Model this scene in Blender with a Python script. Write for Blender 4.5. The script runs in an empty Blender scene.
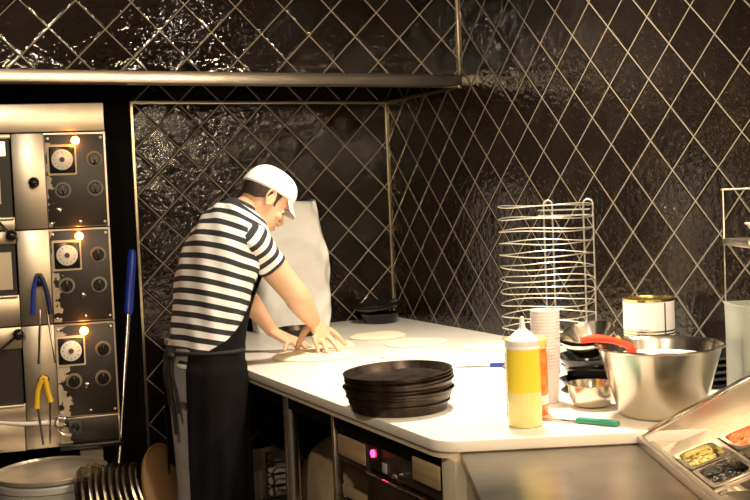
import bpy, bmesh, math, random
from mathutils import Vector, Matrix
random.seed(7)
SC = bpy.context.scene
COL = SC.collection
V = Vector
PI = math.pi

# ------------------------------------------------------------------ camera
cam = bpy.data.cameras.new('camera'); camo = bpy.data.objects.new('camera', cam); COL.objects.link(camo)
Fw = V((0.43828024, 0.89748397, -0.04932488)); Rt = V((0.89690355, -0.44027651, -0.0414802)); Up = V((0.0589444, 0.02605971, 0.99792106))
m = Matrix.Identity(4)
for i in range(3):
    m[i][0] = Rt[i]; m[i][1] = Up[i]; m[i][2] = -Fw[i]
m[0][3], m[1][3], m[2][3] = -2.514585, -4.9536662, 1.5203968
camo.matrix_world = m
cam.sensor_width = 36; cam.lens = 1081.776 / 750 * 36; cam.clip_start = .05
SC.camera = camo

# ------------------------------------------------------------------ light and exposure
W = bpy.data.worlds.new('world'); SC.world = W; W.use_nodes = True
W.node_tree.nodes['Background'].inputs[0].default_value = (1.0, .80, .58, 1)
W.node_tree.nodes['Background'].inputs[1].default_value = .05
def area(name, loc, target, size, power, col, shape='DISK', spread=PI):
    l = bpy.data.lights.new(name, 'AREA'); l.shape = shape; l.size = size; l.energy = power; l.color = col; l.spread = spread
    o = bpy.data.objects.new(name, l); COL.objects.link(o); o.location = loc
    o.rotation_euler = (V(target) - V(loc)).to_track_quat('-Z', 'Y').to_euler(); return o
def bulb(name, loc, power, col, r=.04):
    l = bpy.data.lights.new(name, 'POINT'); l.energy = power; l.color = col; l.shadow_soft_size = r
    o = bpy.data.objects.new(name, l); COL.objects.link(o); o.location = loc; return o
area('counter_lamp', (-.62, -1.95, 2.8), (-.50, -1.75, .9), .28, 28, (1, .88, .70), spread=1.8)
area('counter_lamp', (-.40, -2.75, 2.8), (-.45, -2.5, .9), .25, 3, (1, .90, .74), spread=1.6)
area('kitchen_lamp', (-2.7, -4.2, 2.8), (-1.5, -.9, 1.2), .08, 27, (1, .86, .68))
for x, y, z in ((-3.4, -6.6, 2.20), (-1.9, -7.2, 2.3), (-.7, -6.9, 2.2), (-2.7, -8.4, 2.45), (-1.2, -8.8, 2.5), (-.4, -5.9, 2.0), (-1.0, -5.7, 2.15), (-1.7, -6.0, 2.05), (-2.6, -6.3, 2.2)):
    bulb('dining_bulb', (x, y, z), 26, (1, .72, .42), .03)
for x, y, z in ((-.38, -3.15, 2.08), (-.18, -3.55, 2.22), (-.75, -3.7, 2.28), (-1.35, -4.1, 2.35)): bulb('pass_lamp', (x, y, z), 11, (1, .76, .48), .022)
bulb('ceiling_spot', (-3.3, -2.7, 2.78), 2.5, (1, .8, .55), .03)
bulb('ceiling_spot', (-.25, -4.4, 2.80), 3.5, (1, .88, .72), .03)
SC.view_settings.view_transform = 'Standard'; SC.view_settings.look = 'None'
SC.view_settings.exposure = 0.5; SC.view_settings.gamma = 1; SC.view_settings.use_curve_mapping = False

# ------------------------------------------------------------------ materials
def mat(name, col, rough=.5, metal=0, noise=0, nscale=20, bump=0, bscale=40, trans=0, ior=1.45, emit=None, estr=0, sub=0, spec=.5, col2=None, stretch=None, alpha=1, coat=0):
    M = bpy.data.materials.new(name); M.use_nodes = True
    nt = M.node_tree; b = nt.nodes['Principled BSDF']
    b.inputs['Base Color'].default_value = (*col, 1); b.inputs['Roughness'].default_value = rough; b.inputs['Metallic'].default_value = metal
    b.inputs['Transmission Weight'].default_value = trans; b.inputs['IOR'].default_value = ior; b.inputs['Specular IOR Level'].default_value = spec
    b.inputs['Alpha'].default_value = alpha; b.inputs['Coat Weight'].default_value = coat
    if sub:
        b.inputs['Subsurface Weight'].default_value = sub; b.inputs['Subsurface Radius'].default_value = (.012, .005, .003); b.inputs['Subsurface Scale'].default_value = 1
    if emit: b.inputs['Emission Color'].default_value = (*emit, 1); b.inputs['Emission Strength'].default_value = estr
    tc = nt.nodes.new('ShaderNodeTexCoord'); src = tc.outputs['Object']
    if stretch:
        mp = nt.nodes.new('ShaderNodeMapping'); mp.inputs['Scale'].default_value = stretch; nt.links.new(src, mp.inputs[0]); src = mp.outputs[0]
    if noise or col2:
        n = nt.nodes.new('ShaderNodeTexNoise'); n.inputs['Scale'].default_value = nscale; n.inputs['Detail'].default_value = 5; nt.links.new(src, n.inputs[0])
        r = nt.nodes.new('ShaderNodeValToRGB'); r.color_ramp.elements[0].position = .35; r.color_ramp.elements[1].position = .65
        c2 = col2 or tuple(c * (1 - noise) for c in col)
        r.color_ramp.elements[0].color = (*c2, 1); r.color_ramp.elements[1].color = (*col, 1)
        nt.links.new(n.outputs[0], r.inputs[0]); nt.links.new(r.outputs[0], b.inputs['Base Color'])
    if bump:
        n2 = nt.nodes.new('ShaderNodeTexNoise'); n2.inputs['Scale'].default_value = bscale; n2.inputs['Detail'].default_value = 3; nt.links.new(src, n2.inputs[0])
        bp = nt.nodes.new('ShaderNodeBump'); bp.inputs['Strength'].default_value = bump; bp.inputs['Distance'].default_value = .01
        nt.links.new(n2.outputs[0], bp.inputs['Height']); nt.links.new(bp.outputs[0], b.inputs['Normal'])
    return M
class N:
    """small helper to write math node chains"""
    def __init__(s, nt): s.nt = nt
    def m(s, op, a, b=0, c=None):
        n = s.nt.nodes.new('ShaderNodeMath'); n.operation = op
        for i, v in enumerate((a, b) if c is None else (a, b, c)):
            if isinstance(v, (int, float)): n.inputs[i].default_value = v
            else: s.nt.links.new(v, n.inputs[i])
        return n.outputs[0]
H = .106
def tile_mat(name, axis, k, off, odd, base=(.003, .0022, .0018), wave=1.0):
    M = bpy.data.materials.new(name); M.use_nodes = True; nt = M.node_tree; b = nt.nodes['Principled BSDF']; q = N(nt)
    g = nt.nodes.new('ShaderNodeNewGeometry'); sp = nt.nodes.new('ShaderNodeSeparateXYZ'); nt.links.new(g.outputs['Position'], sp.inputs[0])
    u = q.m('MULTIPLY_ADD', sp.outputs[axis], k / H, off)
    v = q.m('MULTIPLY_ADD', sp.outputs[2], 1 / H, -.9 / H - 13.3)
    a = q.m('MULTIPLY_ADD', q.m('ADD', u, v), .5, -.5 * odd + 200)
    c = q.m('MULTIPLY_ADD', q.m('SUBTRACT', u, v), .5, -.5 * odd + 200)
    fa = q.m('FRACT', a); fc = q.m('FRACT', c)
    ea = q.m('MINIMUM', fa, q.m('SUBTRACT', 1, fa)); ec = q.m('MINIMUM', fc, q.m('SUBTRACT', 1, fc))
    e = q.m('MINIMUM', ea, ec); line = q.m('LESS_THAN', e, .0145)
    ids = nt.nodes.new('ShaderNodeCombineXYZ'); nt.links.new(q.m('FLOOR', a), ids.inputs[0]); nt.links.new(q.m('FLOOR', c), ids.inputs[1])
    wn = nt.nodes.new('ShaderNodeTexWhiteNoise'); wn.noise_dimensions = '3D'; nt.links.new(ids.outputs[0], wn.inputs['Vector'])
    # colour
    ns = nt.nodes.new('ShaderNodeTexNoise'); ns.inputs['Scale'].default_value = 9; ns.inputs['Detail'].default_value = 6; nt.links.new(g.outputs['Position'], ns.inputs[0])
    f = q.m('MULTIPLY', q.m('POWER', ns.outputs[0], 2.0), q.m('MULTIPLY_ADD', wn.outputs['Value'], 2.2, .5))
    mx = nt.nodes.new('ShaderNodeMix'); mx.data_type = 'RGBA'; nt.links.new(f, mx.inputs[0]); mx.inputs[6].default_value = (*base, 1); mx.inputs[7].default_value = (.016, .0105, .0075, 1)
    mg = nt.nodes.new('ShaderNodeMix'); mg.data_type = 'RGBA'; nt.links.new(line, mg.inputs[0]); nt.links.new(mx.outputs[2], mg.inputs[6]); mg.inputs[7].default_value = (.23, .185, .135, 1)
    nt.links.new(mg.outputs[2], b.inputs['Base Color'])
    nt.links.new(q.m('MULTIPLY_ADD', line, .6, q.m('MULTIPLY_ADD', wn.outputs['Value'], .03, .015)), b.inputs['Roughness'])
    # surface: each tile sits at its own slight tilt and is wavy by hand
    vm = nt.nodes.new('ShaderNodeVectorMath'); vm.operation = 'SUBTRACT'; nt.links.new(wn.outputs['Color'], vm.inputs[0]); vm.inputs[1].default_value = (.5, .5, .5)
    vs = nt.nodes.new('ShaderNodeVectorMath'); vs.operation = 'SCALE'; nt.links.new(vm.outputs[0], vs.inputs[0]); vs.inputs['Scale'].default_value = .07 * wave
    va = nt.nodes.new('ShaderNodeVectorMath'); va.operation = 'ADD'; nt.links.new(vs.outputs[0], va.inputs[0]); nt.links.new(g.outputs['Normal'], va.inputs[1])
    vn = nt.nodes.new('ShaderNodeVectorMath'); vn.operation = 'NORMALIZE'; nt.links.new(va.outputs[0], vn.inputs[0])
    n1 = nt.nodes.new('ShaderNodeTexNoise'); n1.inputs['Scale'].default_value = 34; n1.inputs['Detail'].default_value = 2.5; n1.inputs['Distortion'].default_value = .6; nt.links.new(g.outputs['Position'], n1.inputs[0])
    hgt = q.m('ADD', n1.outputs[0], q.m('MULTIPLY', q.m('MINIMUM', e, .05), 12))
    bp = nt.nodes.new('ShaderNodeBump'); bp.inputs['Strength'].default_value = .42 * wave; bp.inputs['Distance'].default_value = .010
    nt.links.new(hgt, bp.inputs['Height']); nt.links.new(vn.outputs[0], bp.inputs['Normal']); nt.links.new(bp.outputs[0], b.inputs['Normal'])
    return M
M = {}
M['tile_back'] = tile_mat('black_tile_back', 0, 1, .26, 1, wave=1.0)
M['tile_hood'] = tile_mat('black_tile_hood', 0, 1, .84, 1, wave=.38)
M['tile_right'] = tile_mat('black_tile_right', 1, -1, -8.94, 0, base=(.007, .005, .0038))  # same tile; lighter base stands in for reflections brightening this wall
M['black_wall'] = mat('black_paint', (.003, .0025, .0022), .7, spec=.08)
M['trim'] = mat('brass_trim', (.62, .52, .36), .28, 1)
M['steel'] = mat('brushed_steel', (.66, .60, .52), .28, 1, noise=.12, nscale=6, stretch=(1, 1, 30), bump=.05, bscale=30)
M['steel_top'] = mat('worn_steel_top', (.46, .42, .36), .30, 1, noise=.25, nscale=10, bump=.05, bscale=8)
M['oven_steel'] = mat('oven_steel', (.56, .49, .39), .36, 1, noise=.25, nscale=5, bump=.05, bscale=12)
M['bowl_steel'] = mat('bowl_steel', (.72, .66, .56), .20, 1, noise=.08, nscale=8)
M['chrome'] = mat('chrome', (.8, .76, .7), .12, 1)
M['marble'] = mat('pale_marble', (.84, .78, .68), .32, noise=.06, nscale=4)
M['edge'] = mat('cream_edge', (.66, .56, .40), .4)
M['wood'] = mat('tan_wood', (.46, .32, .17), .55, noise=.35, nscale=10, stretch=(1, .2, 6))
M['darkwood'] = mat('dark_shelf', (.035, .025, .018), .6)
M['floor'] = mat('floor_tile', (.07, .055, .045), .5, noise=.3, nscale=6)
M['ceil'] = mat('ceiling_paint', (.06, .045, .035), .8)
M['black_metal'] = mat('black_pan', (.030, .021, .016), .36, .75, noise=.5, nscale=30, col2=(.085, .062, .046))  # lighter brown mottling stands in for light reflected in the stacked pans
M['black_gloss'] = mat('black_gloss', (.010, .009, .009), .12)
M['black_plastic'] = mat('black_plastic', (.012, .011, .010), .25)
M['dark_inside'] = mat('oven_inside', (.02, .014, .010), .5)
M['sack'] = mat('white_paper_sack', (.84, .82, .77), .7, noise=.08, nscale=6, bump=.7, bscale=7)
M['skin'] = mat('skin', (.70, .42, .26), .5, noise=.10, nscale=14, sub=.12)
M['hair'] = mat('dark_hair', (.030, .017, .010), .55, bump=.6, bscale=160)
M['cap'] = mat('white_cap', (.86, .85, .82), .8, bump=.15, bscale=60)
M['apron'] = mat('black_apron', (.005, .0042, .0046), .9, spec=.1, col2=(.009, .008, .009), nscale=7, bump=.25, bscale=9)
M['cord'] = mat('black_cord', (.012, .011, .012), .8)
M['shoe'] = mat('black_shoe', (.01, .01, .01), .4)
M['eye'] = mat('eye_white', (.75, .72, .68), .2)
M['iris'] = mat('iris', (.02, .012, .008), .1)
M['lip'] = mat('lip', (.50, .22, .16), .5)
M['dough'] = mat('dough', (.86, .76, .54), .65, noise=.06, nscale=12, bump=.2, bscale=30)
M['white_plastic'] = mat('white_plastic', (.82, .80, .77), .35)
M['cup'] = mat('white_cup', (.80, .76, .76), .4)
M['frost'] = mat('frosted_plastic', (.62, .66, .60), .35, trans=.35)
M['glass'] = mat('clear_glass', (.9, .95, .9), .02, trans=1, ior=1.1)
M['oil'] = mat('yellow_oil', (.86, .68, .06), .12, sub=0)
M['oil_low'] = mat('cream_sauce', (.88, .76, .30), .2)
M['orange'] = mat('orange_sauce', (.80, .17, .02), .25, col2=(.88, .34, .10), nscale=50)
M['yellow_cap'] = mat('yellow_cap', (.85, .66, .20), .35)
M['red'] = mat('red_silicone', (.80, .075, .025), .35)
M['green'] = mat('green_handle', (.04, .27, .18), .35)
M['blue'] = mat('blue_handle', (.015, .035, .30), .35)
M['yellow'] = mat('yellow_handle', (.80, .48, .03), .4)
M['label'] = mat('can_label', (.83, .81, .80), .5)
M['ink'] = mat('grey_ink', (.40, .38, .38), .6)
M['ink_dark'] = mat('dark_ink', (.06, .055, .06), .6)
M['gold'] = mat('gold_lacquer', (.72, .55, .20), .25, 1)
M['ink_ring'] = mat('worn_ring', (.22, .18, .13), .5)
M['wire'] = mat('bright_wire', (.74, .68, .60), .3, .85)
M['upright_pan'] = mat('bright_tin', (.70, .62, .50), .25, 1)
M['paper'] = mat('white_paper', (.8, .78, .74), .8)
M['kraft'] = mat('brown_paper', (.40, .28, .16), .8, noise=.2, nscale=9, bump=.6, bscale=9)
M['crate'] = mat('pale_crate', (.42, .38, .33), .6)
M['lamp'] = mat('amber_lamp', (1, .35, .05), .3, emit=(1, .30, .04), estr=22)
M['led'] = mat('red_led', (1, .02, .05), .3, emit=(1, .02, .08), estr=9)
M['oven_glow'] = mat('oven_lamp', (1, .8, .4), .4, emit=(1, .72, .32), estr=1.6)
M['dial'] = mat('dial_face', (.80, .76, .68), .3)
M['disc'] = mat('worn_aluminium', (.62, .54, .44), .36, .6, noise=.25, nscale=8)
M['bin'] = mat('grey_bin', (.42, .41, .37), .45, noise=.15, nscale=5)
M['brown'] = mat('brown_tin', (.22, .125, .055), .45, .3)
M['olive'] = mat('green_olive', (.46, .35, .07), .35, col2=(.66, .54, .16), nscale=60)
M['tomato'] = mat('red_pepper', (.75, .12, .03), .35, col2=(.85, .25, .06), nscale=40)
M['black_olive'] = mat('black_olive', (.02, .018, .014), .25)
M['cheese'] = mat('white_cheese', (.86, .82, .70), .6)
# control plate: black enamel chipped away along its left edge
def plate_mat():
    m_ = bpy.data.materials.new('chipped_black_plate'); m_.use_nodes = True; nt = m_.node_tree; b = nt.nodes['Principled BSDF']; q = N(nt)
    tc = nt.nodes.new('ShaderNodeTexCoord'); sp = nt.nodes.new('ShaderNodeSeparateXYZ'); nt.links.new(tc.outputs['Object'], sp.inputs[0])
    n = nt.nodes.new('ShaderNodeTexNoise'); n.inputs['Scale'].default_value = 26; n.inputs['Detail'].default_value = 4; nt.links.new(tc.outputs['Object'], n.inputs[0])
    z = q.m('MULTIPLY_ADD', sp.outputs[2], -.034, .068)
    edge = q.m('ADD', q.m('MULTIPLY_ADD', q.m('SUBTRACT', n.outputs[0], .5), .17, sp.outputs[0]), .239)
    chip = q.m('LESS_THAN', edge, z)
    mx = nt.nodes.new('ShaderNodeMix'); mx.data_type = 'RGBA'; nt.links.new(chip, mx.inputs[0]); mx.inputs[6].default_value = (.020, .016, .012, 1); mx.inputs[7].default_value = (.50, .42, .31, 1)
    nt.links.new(mx.outputs[2], b.inputs['Base Color']); b.inputs['Roughness'].default_value = .42
    return m_
M['plate'] = plate_mat()
# striped jersey: stripes follow the cloth (uv)
def stripe_mat():
    m_ = bpy.data.materials.new('striped_jersey'); m_.use_nodes = True; nt = m_.node_tree; b = nt.nodes['Principled BSDF']; q = N(nt)
    uv = nt.nodes.new('ShaderNodeUVMap'); sp = nt.nodes.new('ShaderNodeSeparateXYZ'); nt.links.new(uv.outputs[0], sp.inputs[0])
    dark = q.m('LESS_THAN', q.m('FRACT', sp.outputs[1]), .47)
    mx = nt.nodes.new('ShaderNodeMix'); mx.data_type = 'RGBA'; nt.links.new(dark, mx.inputs[0]); mx.inputs[6].default_value = (.82, .79, .74, 1); mx.inputs[7].default_value = (.022, .022, .026, 1)
    nt.links.new(mx.outputs[2], b.inputs['Base Color']); b.inputs['Roughness'].default_value = .85
    tc = nt.nodes.new('ShaderNodeTexCoord'); n2 = nt.nodes.new('ShaderNodeTexNoise'); n2.inputs['Scale'].default_value = 9; n2.inputs['Detail'].default_value = 1; nt.links.new(tc.outputs['Object'], n2.inputs[0])
    bp = nt.nodes.new('ShaderNodeBump'); bp.inputs['Strength'].default_value = .5; bp.inputs['Distance'].default_value = .03; nt.links.new(n2.outputs[0], bp.inputs['Height']); nt.links.new(bp.outputs[0], b.inputs['Normal'])
    return m_
M['jersey'] = stripe_mat()
def check_mat():
    m_ = bpy.data.materials.new('small_check_cloth'); m_.use_nodes = True; nt = m_.node_tree; b = nt.nodes['Principled BSDF']
    tc = nt.nodes.new('ShaderNodeTexCoord'); ch = nt.nodes.new('ShaderNodeTexChecker'); ch.inputs['Scale'].default_value = 240; nt.links.new(tc.outputs['Object'], ch.inputs[0])
    ch.inputs[1].default_value = (.42, .39, .37, 1); ch.inputs[2].default_value = (.20, .185, .18, 1); nt.links.new(ch.outputs[0], b.inputs['Base Color']); b.inputs['Roughness'].default_value = .85
    n2 = nt.nodes.new('ShaderNodeTexNoise'); n2.inputs['Scale'].default_value = 9; nt.links.new(tc.outputs['Object'], n2.inputs[0])
    bp = nt.nodes.new('ShaderNodeBump'); bp.inputs['Strength'].default_value = .6; bp.inputs['Distance'].default_value = .03; nt.links.new(n2.outputs[0], bp.inputs['Height']); nt.links.new(bp.outputs[0], b.inputs['Normal'])
    return m_
M['check'] = check_mat()

# ------------------------------------------------------------------ mesh helpers
class MB:
    def __init__(s): s.v = []; s.f = []; s.mi = []; s.uv = []; s.cur = 0
    def add(s, vs, fs, uvs=None):
        o = len(s.v); s.v += [tuple(p) for p in vs]
        for i, f in enumerate(fs):
            s.f.append([j + o for j in f]); s.mi.append(s.cur); s.uv.append(uvs[i] if uvs else None)
        return s
    def bm(s, b):
        b.verts.index_update(); vs = [v.co.copy() for v in b.verts]; fs = [[v.index for v in f.verts] for f in b.faces]; b.free(); return s.add(vs, fs)
    def box(s, lo, hi, bev=0, mtx=None, seg=2):
        b = bmesh.new(); bmesh.ops.create_cube(b, size=1)
        lo, hi = V(lo), V(hi)
        for v in b.verts: v.co = V(((lo[i] + hi[i]) / 2 + v.co[i] * (hi[i] - lo[i]) for i in range(3)))
        if bev: bmesh.ops.bevel(b, geom=b.edges[:], offset=bev, segments=seg, affect='EDGES', profile=.5)
        if mtx: bmesh.ops.transform(b, matrix=mtx, verts=b.verts)
        return s.bm(b)
    def tube(s, pts, r, n=10, cap=True, closed=False):
        pts = [V(p) for p in pts]; k = len(pts); rr = r if isinstance(r, (list, tuple)) else [r] * k
        vs = []; prev = None
        for i, p in enumerate(pts):
            if closed: t = (pts[(i + 1) % k] - pts[i - 1]).normalized()
            else: t = (pts[min(i + 1, k - 1)] - pts[max(i - 1, 0)]).normalized()
            if prev is None: a = t.orthogonal().normalized()
            else: a = (prev - t * prev.dot(t)).normalized()
            prev = a; b = t.cross(a)
            vs += [p + (a * math.cos(2 * PI * j / n) + b * math.sin(2 * PI * j / n)) * rr[i] for j in range(n)]
        fs = []
        for i in range(k if closed else k - 1):
            i2 = (i + 1) % k
            fs += [[i * n + j, i * n + (j + 1) % n, i2 * n + (j + 1) % n, i2 * n + j] for j in range(n)]
        if cap and not closed: fs += [list(range(n))[::-1], [(k - 1) * n + j for j in range(n)]]
        return s.add(vs, fs)
    def lathe(s, prof, n=48, c=(0, 0, 0), mtx=None):
        vs = []; fs = []; k = len(prof); c = V(c)
        for r, z in prof: vs += [V((r * math.cos(2 * PI * j / n), r * math.sin(2 * PI * j / n), z)) + c for j in range(n)]
        for i in range(k - 1): fs += [[i * n + j, i * n + (j + 1) % n, (i + 1) * n + (j + 1) % n, (i + 1) * n + j] for j in range(n)]
        if prof[0][0] > 1e-5: fs.append(list(range(n))[::-1])
        if prof[-1][0] > 1e-5: fs.append([(k - 1) * n + j for j in range(n)])
        if mtx: vs = [mtx @ v for v in vs]
        return s.add(vs, fs)
    def ell(s, c, r, mtx=None, seg=20, ring=12):
        b = bmesh.new(); bmesh.ops.create_uvsphere(b, u_segments=seg, v_segments=ring, radius=1)
        for v in b.verts: v.co = V((v.co[i] * r[i] for i in range(3)))
        if mtx: bmesh.ops.transform(b, matrix=mtx.to_4x4(), verts=b.verts)
        bmesh.ops.translate(b, vec=V(c), verts=b.verts); return s.bm(b)
    def loft(s, rings, cap=True, vper=None, flip=False):
        """rings: lists of n points; vper: uv v per ring"""
        n = len(rings[0]); vs = [p for r in rings for p in r]; fs = []; uvs = []
        for i in range(len(rings) - 1):
            for j in range(n):
                fs.append([i * n + j, i * n + (j + 1) % n, (i + 1) * n + (j + 1) % n, (i + 1) * n + j])
                a, b = (vper[i], vper[i + 1]) if vper else (0, 0)
                if isinstance(a, (list, tuple)): uvs.append([(j / n, a[j]), ((j + 1) / n, a[(j + 1) % n]), ((j + 1) / n, b[(j + 1) % n]), (j / n, b[j])])
                else: uvs.append([(j / n, a), ((j + 1) / n, a), ((j + 1) / n, b), (j / n, b)])
        if cap:
            fs += [list(range(n))[::-1], [(len(rings) - 1) * n + j for j in range(n)]]; uvs += [[(0, vper[0] if vper and not isinstance(vper[0], (list, tuple)) else 0)] * n, [(0, 0)] * n]
        return s.add(vs, fs, uvs)
    def prism(s, poly, lo, hi, bev=0):
        """poly in xy, extruded lo..hi in z"""
        n = len(poly); b = bmesh.new()
        v0 = [b.verts.new((x, y, lo)) for x, y in poly]; v1 = [b.verts.new((x, y, hi)) for x, y in poly]
        b.faces.new(v0[::-1]); b.faces.new(v1)
        for i in range(n): b.faces.new([v0[i], v0[(i + 1) % n], v1[(i + 1) % n], v1[i]])
        bmesh.ops.recalc_face_normals(b, faces=b.faces[:])
        if bev: bmesh.ops.bevel(b, geom=[e for e in b.edges if abs(e.verts[0].co.z - e.verts[1].co.z) < 1e-6], offset=bev, segments=2, affect='EDGES', profile=.5)
        return s.bm(b)
    def build(s, name, m_, parent=None, smooth=True, ang=40, recalc=True):
        me = bpy.data.meshes.new(name); me.from_pydata(s.v, [], s.f)
        for x in (m_ if isinstance(m_, list) else [m_]): me.materials.append(M[x] if isinstance(x, str) else x)
        for p, k in zip(me.polygons, s.mi): p.material_index = k
        if any(u for u in s.uv):
            l = me.uv_layers.new(name='UVMap')
            for p, u in zip(me.polygons, s.uv):
                if u:
                    for li, c in zip(p.loop_indices, u): l.data[li].uv = c
        if recalc:
            b = bmesh.new(); b.from_mesh(me); bmesh.ops.recalc_face_normals(b, faces=b.faces[:]); b.to_mesh(me); b.free()
        if smooth:
            me.polygons.foreach_set('use_smooth', [True] * len(me.polygons)); me.set_sharp_from_angle(angle=math.radians(ang))
        o = bpy.data.objects.new(name, me); COL.objects.link(o)
        if parent: o.parent = parent
        return o
def tag(o, label=None, cat=None, group=None, kind=None):
    if label: o['label'] = label
    if cat: o['category'] = cat
    if group: o['group'] = group
    if kind: o['kind'] = kind
    return o
def thing(name, label, cat, loc=(0, 0, 0), rz=0, group=None):
    o = bpy.data.objects.new(name, None); COL.objects.link(o); o.location = loc; o.rotation_euler = (0, 0, rz); o.empty_display_size = .05
    return tag(o, label, cat, group)
def copy_tree(o, loc=None, rot=None, label=None, parent=None):
    c = o.copy(); COL.objects.link(c); c.parent = parent
    if loc is not None: c.location = loc
    if rot is not None: c.rotation_euler = rot
    if label: c['label'] = label
    for ch in list(o.children): copy_tree(ch, parent=c)
    return c
def smoothline(pts, k=6):
    """Catmull-Rom through tuples of any length"""
    out = []; n = len(pts)
    for i in range(n - 1):
        p0, p1, p2, p3 = pts[max(i - 1, 0)], pts[i], pts[i + 1], pts[min(i + 2, n - 1)]
        for j in range(k):
            t = j / k
            out.append(tuple(.5 * (2 * b + (c - a) * t + (2 * a - 5 * b + 4 * c - d) * t * t + (3 * b - a - 3 * c + d) * t ** 3) for a, b, c, d in zip(p0, p1, p2, p3)))
    out.append(tuple(pts[-1])); return out
def struct(name, mb, m_, **k): return tag(mb.build(name, m_, smooth=False, **k), kind='structure')

ORD = ['lowest', 'second from the bottom', 'third from the bottom', 'fourth from the bottom', 'fifth from the bottom', 'sixth from the bottom', 'fourth from the top', 'third from the top', 'second from the top', 'topmost']
LFT = ['leftmost', 'second from the left', 'third from the left', 'fourth from the left', 'fifth from the left', 'sixth from the left', 'fourth from the right', 'third from the right', 'second from the right', 'rightmost']
# ------------------------------------------------------------------ setting
struct('floor', MB().box((-7, -10, -.05), (.15, .1, 0)), 'floor')
struct('ceiling', MB().box((-7, -10, 2.9), (.15, .1, 2.95)), 'ceil')
w = MB(); w.box((-1.306, 0, 0), (0, .1, 2.9)); w.cur = 1; w.box((-7, 0, 0), (-1.306, .1, 2.9)); struct('wall_back', w, ['tile_back', 'black_wall'])
struct('wall_right', MB().box((0, -9.8, 0), (.1, .1, 2.9)), 'tile_right')
struct('trim_1', MB().box((-1.316, -.012, .1), (-1.302, 0, 2.0), .002), 'trim')
struct('trim_2', MB().box((-1.302, -.012, 1.99), (-.006, 0, 2.003), .002), 'trim')
struct('trim_3', MB().box((-.008, -.008, .90), (0, 0, 1.99), .001), 'trim')
struct('trim_4', MB().box((-.010, -.746, 1.99), (0, -.012, 2.003), .002), 'trim')

# extractor hood, tiled front and steel lip
hood = thing('extractor_hood', 'long black tiled extractor hood with steel lip above the oven and worktop', 'hood', (0, 0, 0))
hb = MB(); hb.box((-3.4, -.746, 2.045), (0, -.70, 2.9)); hb.box((-3.4, -.70, 2.55), (0, 0, 2.9)); hb.build('tiled_front', 'tile_hood', hood, smooth=False)
lp = MB(); lp.box((-3.4, -.762, 2.0), (0, -.70, 2.047), .003); lp.box((-3.4, -.70, 2.0), (0, -.672, 2.008)); lp.build('steel_lip', 'steel', hood)
MB().box((-.009, -.756, 2.049), (0, -.740, 2.9), .002).build('corner_strip', 'trim', hood)

# ------------------------------------------------------------------ oven
OR = -math.radians(10)
oven = thing('deck_oven', 'three-deck steel pizza oven with black control panels at left', 'oven', (-1.575, -.65, 0), OR)
b = MB()
b.box((-1.0, .02, .60), (-.001, .56, 1.932), .004)
b.build('oven_body', 'black_wall', oven, smooth=False)
MB().box((-1.0, -.012, 1.822), (-.001, .02, 1.932), .003).build('top_fascia', 'oven_steel', oven)
RZ = [(1.449, 1.818), (1.078, 1.445), (.705, 1.074)]
XR = Matrix.Rotation(PI / 2, 4, 'X')      # +z -> -y (towards the viewer)
def front(x, z, y=0): return Matrix.Translation((x, y, z)) @ XR
def knob_mb(x, z, r, h): 
    k = MB(); k.lathe([(r, 0), (r, .004), (r, h * .75), (r * .85, h), (0, h)], 24, mtx=front(x, z, -.026)); k.box((x - r * .16, -.026 - h - .005, z - r * .9), (x + r * .16, -.026 - h + .002, z + r * .9), .001); return k
KN = [dict(d=(-.167, 1.713), l=(-.114, 1.786), k=[(-.046, 1.713), (-.048, 1.600), (-.170, 1.596)], b=(-.189, 1.519), ball=(-.276, 1.628)),
      dict(d=(-.168, 1.342), l=(-.119, 1.414), k=[(-.051, 1.339), (-.053, 1.221), (-.175, 1.224)], b=(-.116, 1.181), ball=(-.274, 1.250)),
      dict(d=(-.173, .968), l=(-.120, 1.043), k=[(-.051, .966), (-.057, .851), (-.168, .848)], b=(-.120, .828), ball=(-.280, .866))]
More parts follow.
